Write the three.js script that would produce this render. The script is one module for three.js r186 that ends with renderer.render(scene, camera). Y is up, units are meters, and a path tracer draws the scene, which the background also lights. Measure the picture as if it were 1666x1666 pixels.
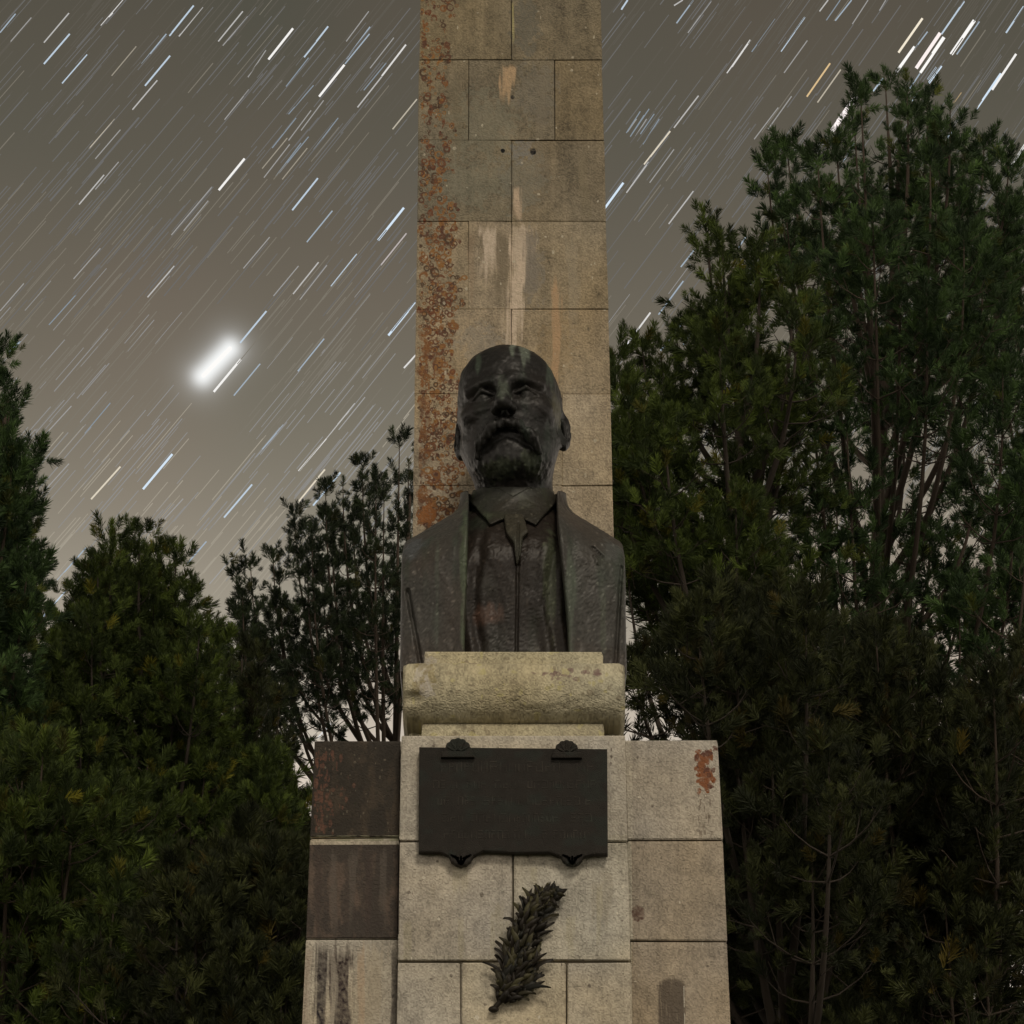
import * as THREE from 'three';
import { mergeGeometries } from 'three/addons/utils/BufferGeometryUtils.js';

// ------------------------------------------------------------------ camera, sky, moon, exposure
const scene = new THREE.Scene();
const FPX = 5157, MID = 833, PITCH = THREE.MathUtils.degToRad(23.5), EYE = new THREE.Vector3(0, 1.6, 6.5);
const camera = new THREE.PerspectiveCamera(2 * Math.atan(MID / FPX) * 180 / Math.PI, 1, 0.1, 6000);
camera.position.copy(EYE);
camera.rotation.x = PITCH;

const renderer = new THREE.WebGLRenderer({ antialias: true });
renderer.toneMapping = THREE.LinearToneMapping;
renderer.toneMappingExposure = 1;
renderer.shadowMap.enabled = true;

const moon = new THREE.DirectionalLight(new THREE.Color().setRGB(1, 0.88, 0.72), 1.42);
moon.position.set(2.2, 12.5, 8.5);
moon.target.position.set(0, 5, 0);
moon.castShadow = true;
moon.shadow.radius = 26;
moon.shadow.mapSize.set(2048, 2048);
Object.assign(moon.shadow.camera, { left: -14, right: 14, top: 14, bottom: -14, near: 0.1, far: 60 });
scene.add(moon, moon.target);

// pixel of the photograph -> direction / point on a plane z / point at a horizontal distance
function ray(px, py) {
  const x = (px - MID) / FPX, y = (MID - py) / FPX, c = Math.cos(PITCH), s = Math.sin(PITCH);
  return new THREE.Vector3(x, y * c + s, y * s - c);
}
function P(px, py, z = 0) { const d = ray(px, py); return d.multiplyScalar((z - EYE.z) / d.z).add(EYE); }
function PD(px, py, dist) { const d = ray(px, py); return d.multiplyScalar(dist / Math.hypot(d.x, d.z)).add(EYE); }

// ------------------------------------------------------------------ noise and helpers
function rng(seed) { let a = seed >>> 0; return () => { a = (a + 0x6D2B79F5) >>> 0; let t = a; t = Math.imul(t ^ (t >>> 15), t | 1); t ^= t + Math.imul(t ^ (t >>> 7), t | 61); return ((t ^ (t >>> 14)) >>> 0) / 4294967296; }; }
function hash3(x, y, z) { let h = Math.imul(x, 374761393) ^ Math.imul(y, 668265263) ^ Math.imul(z, 1274126177); h = Math.imul(h ^ (h >>> 13), 1103515245); h = Math.imul(h ^ (h >>> 16), 2246822519); return ((h ^ (h >>> 15)) >>> 0) / 4294967296; }
function noise3(x, y, z) {
  const i = Math.floor(x), j = Math.floor(y), k = Math.floor(z);
  let u = x - i, v = y - j, w = z - k; u = u * u * (3 - 2 * u); v = v * v * (3 - 2 * v); w = w * w * (3 - 2 * w);
  const L = (a, b, t) => a + (b - a) * t;
  return L(L(L(hash3(i, j, k), hash3(i + 1, j, k), u), L(hash3(i, j + 1, k), hash3(i + 1, j + 1, k), u), v),
    L(L(hash3(i, j, k + 1), hash3(i + 1, j, k + 1), u), L(hash3(i, j + 1, k + 1), hash3(i + 1, j + 1, k + 1), u), v), w);
}
function noise2(x, y, s = 0) {
  const i = Math.floor(x), j = Math.floor(y); let u = x - i, v = y - j; u = u * u * (3 - 2 * u); v = v * v * (3 - 2 * v);
  const a = hash3(i, j, s), b = hash3(i + 1, j, s), c = hash3(i, j + 1, s), d = hash3(i + 1, j + 1, s);
  return a + (b - a) * u + (c - a) * v + (a - b - c + d) * u * v;
}
const fbm2 = (x, y, s = 0, o = 4) => { let t = 0, a = 0.5, n = 0; for (let k = 0; k < o; k++) { t += a * noise2(x, y, s + k * 7); n += a; x *= 2.03; y *= 2.03; a *= 0.5; } return t / n; };
const clamp = (x, a = 0, b = 1) => Math.min(b, Math.max(a, x));
const smooth = (a, b, x) => { const t = clamp((x - a) / (b - a)); return t * t * (3 - 2 * t); };
const mixc = (a, b, t) => [a[0] + (b[0] - a[0]) * t, a[1] + (b[1] - a[1]) * t, a[2] + (b[2] - a[2]) * t];
const toS = (c) => Math.round(255 * clamp(c <= 0.0031308 ? 12.92 * c : 1.055 * Math.pow(c, 1 / 2.4) - 0.055));
const topAt = (line) => (x) => { for (let k = 0; k + 1 < line.length; k++) if (x <= line[k + 1][0]) { const u = (x - line[k][0]) / (line[k + 1][0] - line[k][0]); return line[k][1] + (line[k + 1][1] - line[k][1]) * clamp(u); } return line[line.length - 1][1]; };
const names = {};
function numbered(n) { const k = names[n] = (names[n] ?? -1) + 1; return k ? `${n}_${String(k).padStart(3, '0')}` : n; }
function thing(name, label, category, group) { const o = new THREE.Group(); o.name = numbered(name); o.userData = { label, category }; if (group) o.userData.group = group; scene.add(o); return o; }
function part(name, geo, mat, parent, kind) { const m = new THREE.Mesh(geo, mat); m.name = name; if (kind) m.userData.kind = kind; parent.add(m); return m; }

// ------------------------------------------------------------------ the night sky: town glow low down, darker air above, lens glow of the bright planet painted in
{
  const W = 4096, H = 2048, data = new Float32Array(W * H * 4);
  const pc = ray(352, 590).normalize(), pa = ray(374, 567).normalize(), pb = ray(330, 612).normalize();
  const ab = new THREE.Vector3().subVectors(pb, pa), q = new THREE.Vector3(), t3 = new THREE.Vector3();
  for (let j = 0; j < H; j++) {
    const el = ((j + 0.5) / H - 0.5) * Math.PI, e = el * 180 / Math.PI;
    for (let i = 0; i < W; i++) {
      const az = ((i + 0.5) / W - 0.5) * 2 * Math.PI, x = Math.cos(el) * Math.cos(az), y = Math.sin(el), z = Math.cos(el) * Math.sin(az);
      const n = e < -1 ? 0 : noise3(x * 9 + 5, y * 9, z * 9) - 0.5, n2 = e < -1 ? 0 : noise3(x * 26, y * 26 + 3, z * 26) - 0.5;
      const up = Math.max(e, 0) + n * 1.2;
      const g = 0.13 * Math.exp((24 - up) / 4.6), low = 0.22 * Math.exp((20 - up) / 1.9), glow = g / (1 + g / 1.1) + low / (1 + low / 0.42);
      let L = (0.062 + glow) * (1 + 0.14 * n + 0.06 * n2);
      const w = clamp(glow / 0.6), c = mixc([1, 0.90, 0.685], [1, 0.88, 0.75], w);
      const tint = 1 + 0.1 * n2 + 0.05 * n;
      let r = L * c[0] * 1.12 * tint, gg = L * c[1] * 1.12, b = L * c[2] * 1.12;
      q.set(x, y, z);
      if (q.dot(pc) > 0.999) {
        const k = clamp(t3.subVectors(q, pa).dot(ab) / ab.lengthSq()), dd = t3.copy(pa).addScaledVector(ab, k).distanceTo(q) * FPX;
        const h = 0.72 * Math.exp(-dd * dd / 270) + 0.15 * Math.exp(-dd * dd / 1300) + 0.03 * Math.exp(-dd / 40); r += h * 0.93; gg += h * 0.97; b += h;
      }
      const o = (j * W + i) * 4; data[o] = r; data[o + 1] = gg; data[o + 2] = b; data[o + 3] = 1;
    }
  }
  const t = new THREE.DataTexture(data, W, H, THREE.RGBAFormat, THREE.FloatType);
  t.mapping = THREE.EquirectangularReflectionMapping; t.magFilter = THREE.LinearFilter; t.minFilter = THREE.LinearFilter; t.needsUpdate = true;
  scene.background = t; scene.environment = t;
}

// ------------------------------------------------------------------ stone textures, painted in metres on the plane of the face
class Face {
  constructor(W, H, x0, y0, wm, hm) { Object.assign(this, { W, H, x0, y0, wm, hm }); this.c = new Float32Array(W * H * 3); this.h = new Float32Array(W * H); }
  each(f) { for (let j = 0; j < this.H; j++) for (let i = 0; i < this.W; i++) { const k = j * this.W + i, x = this.x0 + (i + 0.5) / this.W * this.wm, y = this.y0 + (j + 0.5) / this.H * this.hm; f(x, y, k); } }
  area(xa, xb, ya, yb, f) {
    const i0 = Math.max(0, Math.floor((xa - this.x0) / this.wm * this.W)), i1 = Math.min(this.W - 1, Math.ceil((xb - this.x0) / this.wm * this.W));
    const j0 = Math.max(0, Math.floor((ya - this.y0) / this.hm * this.H)), j1 = Math.min(this.H - 1, Math.ceil((yb - this.y0) / this.hm * this.H));
    for (let j = j0; j <= j1; j++) for (let i = i0; i <= i1; i++) f(this.x0 + (i + 0.5) / this.W * this.wm, this.y0 + (j + 0.5) / this.H * this.hm, j * this.W + i);
  }
  mix(k, col, a) { if (a <= 0) return; for (let q = 0; q < 3; q++) this.c[k * 3 + q] += (col[q] - this.c[k * 3 + q]) * a; }
  base(col, spread = 1, s = 0) {
    this.each((x, y, k) => {
      const big = fbm2(x * 7, y * 5, 11 + s, 4) - 0.5, mid = fbm2(x * 38, y * 38, 31 + s, 3) - 0.5, fine = noise2(x * 330, y * 330, 51 + s) - 0.5, worm = Math.abs(noise2(x * 130, y * 90, 71 + s) - 0.5);
      const pit = smooth(0.06, 0.0, worm), run = fbm2(x * 90, y * 9, 81 + s, 3) - 0.5, v = 1 + spread * (0.46 * big + 0.44 * mid + 0.42 * fine + 0.26 * run) - 0.16 * pit;
      const warm = fbm2(x * 5 + 9, y * 4, 91 + s, 3) - 0.5;
      this.c[k * 3] = col[0] * v * (1 + 0.14 * warm); this.c[k * 3 + 1] = col[1] * v; this.c[k * 3 + 2] = col[2] * v * (1 - 0.3 * warm);
      this.h[k] = 0.5 + 0.5 * mid + 0.4 * fine - 0.2 * pit + 0.3 * big;
    });
  }
  tone(xa, xb, ya, yb, m) { this.area(xa, xb, ya, yb, (x, y, k) => { for (let q = 0; q < 3; q++) this.c[k * 3 + q] *= m[q]; }); }
  blob(x, y, rx, ry, col, a, rough = 0.5, s = 0) {
    this.area(x - rx * 1.6, x + rx * 1.6, y - ry * 1.6, y + ry * 1.6, (u, v, k) => {
      const d = Math.hypot((u - x) / rx, (v - y) / ry) + rough * (fbm2(u * 90, v * 90, 5 + s, 3) - 0.5) * 2;
      this.mix(k, col, a * smooth(1.05, 0.8, d) * (0.6 + 0.8 * noise2(u * 260, v * 260, 3)));
    });
  }
  ring(x, y, r, w, col, a, s) {
    this.area(x - r * 1.8, x + r * 1.8, y - r * 1.8, y + r * 1.8, (u, v, k) => {
      const d = Math.hypot(u - x, (v - y) * (0.8 + 0.3 * hash3(s, 1, 1))) * (1 + 0.5 * (noise2(u * 90, v * 90, s) - 0.5)), gap = smooth(0.25, 0.45, noise2(u * 55 + s, v * 55, 4));
      this.mix(k, col, a * gap * smooth(w, w * 0.35, Math.abs(d - r)));
    });
  }
  streak(xt, yt, yb, w, col, a, s = 0) {     // water-borne stain that runs down from yt to yb
    this.area(xt - w * 2.5, xt + w * 2.5, yb, yt, (u, v, k) => {
      const off = (noise2(v * 9, s, 6) - 0.5) * w * 0.8, d = Math.abs(u - xt - off) / w + (fbm2(u * 160, v * 14, 8 + s, 3) - 0.5) * 1.3;
      const lip = smooth(yt, yt - (yt - yb) * 0.12, v + noise2(u * 200, s, 14) * (yt - yb) * 0.1), end = lip * smooth(yb, yb + (yt - yb) * 0.4, v + (noise2(u * 140, s, 9) - 0.5) * (yt - yb) * 0.5);
      this.mix(k, col, a * smooth(1, 0.45, d) * end * (0.55 + 0.8 * fbm2(u * 170 + v * 70, v * 130 - u * 60, 2, 3)));
    });
  }
  material(bump, roughness = 0.92) {
    const { W, H } = this, a = new Uint8Array(W * H * 4), b = new Uint8Array(W * H * 4);
    for (let k = 0; k < W * H; k++) { for (let q = 0; q < 3; q++) { a[k * 4 + q] = toS(this.c[k * 3 + q]); b[k * 4 + q] = Math.round(255 * clamp(this.h[k])); } a[k * 4 + 3] = b[k * 4 + 3] = 255; }
    const tex = (d, srgb) => { const t = new THREE.DataTexture(d, W, H); t.magFilter = THREE.LinearFilter; t.minFilter = THREE.LinearMipmapLinearFilter; t.generateMipmaps = true; t.wrapS = t.wrapT = THREE.MirroredRepeatWrapping; if (srgb) t.colorSpace = THREE.SRGBColorSpace; t.needsUpdate = true; return t; };
    return new THREE.MeshStandardMaterial({ map: tex(a, true), bumpMap: tex(b, false), bumpScale: bump, roughness });
  }
}
// a stone with chamfered edges: four corners in x at the bottom and top, so that courses can taper; uv in the face's own metres
function stone(face, xl0, xr0, xl1, xr1, y0, y1, z0, z1, c = 0.004, r = null) {
  const jit = (k) => r ? (r() - 0.5) * 2 * k : 0, C = [];
  for (const [x, y, z] of [[xl0, y0, z0], [xr0, y0, z0], [xl1, y1, z0], [xr1, y1, z0], [xl0, y0, z1], [xr0, y0, z1], [xl1, y1, z1], [xr1, y1, z1]]) C.push([x + jit(0.0011), y + jit(0.0011), z + (z === z1 ? jit(0.0016) : 0)]);
  const V = (k, ax) => { const p = C[k], sx = k & 1 ? -1 : 1, sy = k & 2 ? -1 : 1, sz = k & 4 ? -1 : 1, cc = c * (1 + jit(0.4)) * (r && r() < 0.12 ? 2.6 : 1); return [p[0] + (ax !== 0 ? sx * cc : 0), p[1] + (ax !== 1 ? sy * cc : 0), p[2] + (ax !== 2 ? sz * cc : 0)]; };
  const v = []; for (let k = 0; k < 8; k++) v.push([V(k, 0), V(k, 1), V(k, 2)]);
  const pos = [], mid = [(xl0 + xr0 + xl1 + xr1) / 4, (y0 + y1) / 2, (z0 + z1) / 2];
  const tri = (a, b, d) => {
    const n = [(b[1] - a[1]) * (d[2] - a[2]) - (b[2] - a[2]) * (d[1] - a[1]), (b[2] - a[2]) * (d[0] - a[0]) - (b[0] - a[0]) * (d[2] - a[2]), (b[0] - a[0]) * (d[1] - a[1]) - (b[1] - a[1]) * (d[0] - a[0])];
    const o = (a[0] + b[0] + d[0]) / 3 - mid[0], p = (a[1] + b[1] + d[1]) / 3 - mid[1], q = (a[2] + b[2] + d[2]) / 3 - mid[2];
    pos.push(...(n[0] * o + n[1] * p + n[2] * q > 0 ? [a, b, d] : [a, d, b]));
  };
  const quad = (a, b, d, e) => { tri(a, b, d); tri(a, d, e); };
  const F = [[0, [0, 2, 6, 4]], [0, [1, 3, 7, 5]], [1, [0, 1, 5, 4]], [1, [2, 3, 7, 6]], [2, [0, 1, 3, 2]], [2, [4, 5, 7, 6]]];
  for (const [ax, q] of F) quad(...q.map((k) => v[k][ax]));
  for (let k = 0; k < 8; k++) for (const bit of [1, 2, 4]) if (!(k & bit)) { const m = k | bit, axs = [0, 1, 2].filter((a) => (1 << a) !== bit); quad(v[k][axs[0]], v[k][axs[1]], v[m][axs[1]], v[m][axs[0]]); }
  for (let k = 0; k < 8; k++) tri(v[k][0], v[k][1], v[k][2]);
  const g = new THREE.BufferGeometry(), P3 = new Float32Array(pos.flat()), uv = new Float32Array(pos.length * 2);
  g.setAttribute('position', new THREE.BufferAttribute(P3, 3)); g.computeVertexNormals();
  const N = g.attributes.normal.array;
  for (let t = 0; t < pos.length; t += 3) {
    const nx = Math.abs(N[t * 3]), ny = Math.abs(N[t * 3 + 1]), nz = Math.abs(N[t * 3 + 2]);
    for (let k = t; k < t + 3; k++) {
      const [x, y, z] = pos[k], s = nx > ny && nx > nz ? [x + (z - z1), y] : ny > nz ? [x, y + (z - z1)] : [x, y];
      uv[k * 2] = (s[0] - face.x0) / face.wm; uv[k * 2 + 1] = (s[1] - face.y0) / face.hm;
    }
  }
  g.setAttribute('uv', new THREE.BufferAttribute(uv, 2));
  return g;
}

// ------------------------------------------------------------------ ground
{
  const g = new THREE.CircleGeometry(420, 96); g.rotateX(-Math.PI / 2);
  const N = 512, a = new Uint8Array(N * N * 4);
  for (let j = 0; j < N; j++) for (let i = 0; i < N; i++) { const v = 0.5 + 0.9 * (fbm2(i / 14, j / 14, 3, 4) - 0.5), k = (j * N + i) * 4; a[k] = toS(0.07 * v + 0.01); a[k + 1] = toS(0.075 * v + 0.01); a[k + 2] = toS(0.03 * v); a[k + 3] = 255; }
  const t = new THREE.DataTexture(a, N, N); t.colorSpace = THREE.SRGBColorSpace; t.magFilter = THREE.LinearFilter; t.wrapS = t.wrapT = THREE.MirroredRepeatWrapping; t.repeat.set(200, 200); t.needsUpdate = true;
  const m = part('ground', g, new THREE.MeshStandardMaterial({ map: t, roughness: 1 }), scene, 'structure');
  m.userData.label = 'dark grassy ground round the monument';
}

// ------------------------------------------------------------------ pedestal: projecting middle with a wing on either side
const TOPY = P(835, 1196, 0).y;
const WZ = -0.04;
const mortar = new THREE.MeshStandardMaterial({ color: new THREE.Color().setRGB(0.2, 0.175, 0.13), roughness: 1 });
{
  const a = P(485, 1700, 0), b = P(1195, 1190, 0);
  const F = new Face(1536, 1100, a.x, a.y, b.x - a.x, b.y - a.y);
  F.base([0.40, 0.365, 0.295], 1, 0);
  const R = rng(5), at = (px, py) => P(px, py, px > 648 && px < 1026 ? 0 : WZ);
  const box = (x0, x1, y0, y1, m) => { const p = at(x0, y1), q = at(x1, y0); F.tone(p.x, q.x, p.y, q.y, m); };
  box(1030, 1195, 1195, 1367, [0.88, 0.87, 0.88]); box(1030, 1195, 1367, 1532, [0.74, 0.69, 0.64]); box(1030, 1195, 1532, 1700, [0.77, 0.72, 0.68]);
  box(648, 835, 1368, 1562, [0.96, 0.96, 0.98]); box(835, 1027, 1368, 1562, [1.02, 1.02, 0.98]); box(750, 922, 1562, 1700, [1.04, 1.02, 0.95]);
  // dark crust of old soot and algae on the upper stones of one wing
  const crust = (x0, x1, y0, y1, col, amt, s) => { const p = at(x0, y1), q = at(x1, y0); F.area(p.x, q.x, p.y, q.y, (x, y, k) => { const n = fbm2(x * 60, y * 22, 200 + s, 4), f = noise2(x * 240, y * 240, 210 + s); F.mix(k, mixc([col[0] * 0.8, col[1] * 0.8, col[2] * 0.8], [col[0] * 2.5, col[1] * 2.3, col[2] * 2.1], clamp(0.15 + smooth(0.42, 0.72, n) * 0.6 + 0.4 * (f - 0.45) - 0.45 * smooth(0.5, 0.65, fbm2(x * 24 + 3, y * 17, 220 + s, 4)))), amt); }); };
  crust(485, 650, 1195, 1363, [0.02, 0.0155, 0.011], 0.97, 1);
  crust(485, 650, 1366, 1528, [0.042, 0.032, 0.026], 0.96, 2);
  for (let k = 0; k < 120; k++) { const p = at(512 + R() * R() * 70, 1225 + R() * 130); F.blob(p.x, p.y, 0.001 + R() * 0.003, 0.002 + R() * 0.008, [0.13, 0.06, 0.04], 0.5, 0.9, k); }
  for (let k = 0; k < 60; k++) { const p = at(512 + R() * 130, 1215 + R() * 140); F.blob(p.x, p.y, 0.0008 + R() * 0.0016, 0.001 + R() * 0.003, R() < 0.5 ? [0.14, 0.12, 0.09] : [0.02, 0.022, 0.01], 0.6, 0.9, k); }
  for (const [x, w, col, am] of [[527, 9, [0.07, 0.06, 0.052], 0.85], [556, 17, [0.075, 0.06, 0.05], 0.88], [543, 5, [0.3, 0.27, 0.22], 0.5], [590, 5, [0.4, 0.3, 0.2], 0.5], [605, 12, [0.38, 0.33, 0.24], 0.4], [641, 4, [0.08, 0.07, 0.06], 0.7], [500, 8, [0.34, 0.28, 0.22], 0.5]]) { const p = at(x, 1530), q = at(x, 1720); F.streak(p.x, p.y + 0.02, q.y - 0.1, w * 1.45 / 720, col, Math.min(1, am * 1.2), x); }
  for (const x of [520, 545, 575, 600, 625]) { const p = at(x, 1370), q = at(x, 1530); F.streak(p.x, p.y, q.y, 0.009, x % 2 ? [0.1, 0.085, 0.07] : [0.05, 0.036, 0.03], 0.6, x); }
  { const p = at(500, 1362), q = at(650, 1366); F.area(p.x, q.x, P(570, 1368, WZ).y, P(570, 1360, WZ).y, (x, y, k) => F.mix(k, [0.24, 0.235, 0.16], 0.9 * smooth(0.3, 0.55, fbm2(x * 70, y * 160, 77, 4)))); }
  // rust coloured lichen at the outer corner of the clean wing
  for (let k = 0; k < 46; k++) { const v = R(), p = at(1128 + R() * (38 - 16 * v) + 8 * v, 1217 + v * 75); F.blob(p.x, p.y, 0.003 + R() * 0.006, 0.004 + R() * 0.008, R() < 0.75 ? [0.2, 0.075, 0.03] : [0.1, 0.04, 0.025], 0.85, 0.9, k); }
  for (let k = 0; k < 24; k++) { const p = at(1135 + R() * 25, 1290 + R() * 70); F.blob(p.x, p.y, 0.0015, 0.006, [0.14, 0.11, 0.08], 0.6, 0.9, k); }
  { const p = at(1038, 1488); F.blob(p.x, p.y, 0.014, 0.018, [0.1, 0.06, 0.045], 0.8, 0.4, 9); }
  { const p = at(1064, 1720), q = at(1120, 1575), c = at(1091, 1600); F.area(p.x, q.x, p.y, q.y, (x, y, k) => { const n = fbm2(x * 190, y * 11, 301, 4), w = Math.abs(x - c.x) / 0.031 + 0.5 * (fbm2(x * 60, y * 30, 305, 3) - 0.5), top = (y - c.y) / 0.02 + w * w * 0.8; F.mix(k, [0.085, 0.067, 0.05], 0.9 * smooth(1.05, 0.85, w) * smooth(1, 0.2, top) * smooth(0.2, 0.5, n + 0.12)); }); const u = at(1112, 1605), w = at(1115, 1720); F.area(u.x, w.x, w.y, u.y, (x, y, k) => F.mix(k, [0.5, 0.47, 0.4], 0.8 * smooth(0.3, 0.5, noise2(x * 20, y * 60, 6)))); }
  for (let k = 0; k < 90; k++) { const p = at(655 + R() * 530, 1210 + R() * 460); F.blob(p.x, p.y, 0.001 + R() * 0.003, 0.001 + R() * 0.004, R() < 0.5 ? [0.6, 0.56, 0.46] : [0.12, 0.1, 0.08], 0.7, 0.9, k); }
  for (let k = 0; k < 14; k++) { const p = at(660 + R() * 350, 1390 + R() * 120); F.streak(p.x, p.y, p.y - 0.05 - R() * 0.1, 0.006 + R() * 0.01, R() < 0.5 ? [0.24, 0.21, 0.15] : [0.34, 0.31, 0.19], 0.3, k); }
  const m = F.material(0.0032);
  const ped = thing('stone_pedestal', 'pale stone pedestal with a projecting middle and two lower wings, under the bust', 'pedestal');
  const r = rng(17), g = 0.0014;
  const put = (x0, x1, y0, y1, z, zb) => {   // pixel rectangle of a stone on the plane z
    const py = (y) => P(835, y, z).y, X = (x, y) => P(x, y, z).x;
    const ya = py(y1) + g, yb = py(y0) - g;
    part('stone_block', stone(F, X(x0[1], y1) + g, X(x1[1], y1) - g, X(x0[0], y0) + g, X(x1[0], y0) - g, ya, yb - (y0 === 1563 ? 0.003 : 0), zb, z, 0.0026, r), m, ped);
  };
  // outlines in pixels: left and right edges at a height (the faces lean in a little)
  const cl = (y) => 652 - (y - 1196) * 8 / 470, cr = (y) => 1018 + (y - 1196) * 12 / 470, wl = (y) => 510 - (y - 1205) * 20 / 460, wr = (y) => 1170 + (y - 1205) * 20 / 460;
  const row = (xs, y0, y1, z, zb) => { for (let k = 0; k + 1 < xs.length; k++) put([xs[k](y0), xs[k](y1)], [xs[k + 1](y0), xs[k + 1](y1)], y0, y1, z, zb); };
  const at2 = (x) => () => x;
  row([cl, cr], 1196, 1369, 0, -0.3);
  row([cl, at2(835), cr], 1369, 1563, 0, -0.3);
  row([cl, at2(750), at2(922), cr], 1563, 1735, 0, -0.3);
  const il = (y) => cl(y) + 3, ir = (y) => cr(y) - 3;
  row([wl, il], 1204, 1363, WZ, -0.9); row([wl, il], 1363, 1528, WZ, -0.9); row([wl, il], 1528, 1735, WZ, -0.9);
  row([ir, wr], 1203, 1367, WZ, -0.9); row([ir, wr], 1367, 1531, WZ, -0.9); row([ir, wr], 1531, 1735, WZ, -0.9);
  // core behind the stones, and the courses below the frame down to a step on the ground
  const yb = P(835, 1735, 0).y, hw = P(1195, 1735, 0).x, xm = P(835, 1400, 0).x;
  const core = new THREE.BoxGeometry(2 * hw - 0.06, TOPY - yb - 0.03, 0.84); core.translate(xm, (TOPY + yb) / 2 - 0.008, -0.475); part('core', core, mortar, ped);
  const coreFront = new THREE.BoxGeometry(0.46, TOPY - yb - 0.03, 0.04); coreFront.translate(xm, (TOPY + yb) / 2 - 0.008, -0.034); part('core', coreFront, mortar, ped);
  let y = yb - 0.004; const n = 7, hh = (y - 0.5) / n;
  for (let k = 0; k < n; k++) { const w = hw + 0.004 + k * 0.006; part('stone_block', stone(F, xm - w, xm + w, xm - w, xm + w, y - hh, y - 0.004, -0.95, 0.008 + k * 0.004, 0.005), m, ped); y -= hh; }
  part('step', stone(F, xm - 1.1, xm + 1.1, xm - 1.1, xm + 1.1, 0.25, 0.5, -1.5, 0.6, 0.012), m, ped);
  part('step', stone(F, xm - 1.6, xm + 1.6, xm - 1.6, xm + 1.6, -0.02, 0.249, -2, 1.1, 0.012), m, ped);
}

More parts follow.
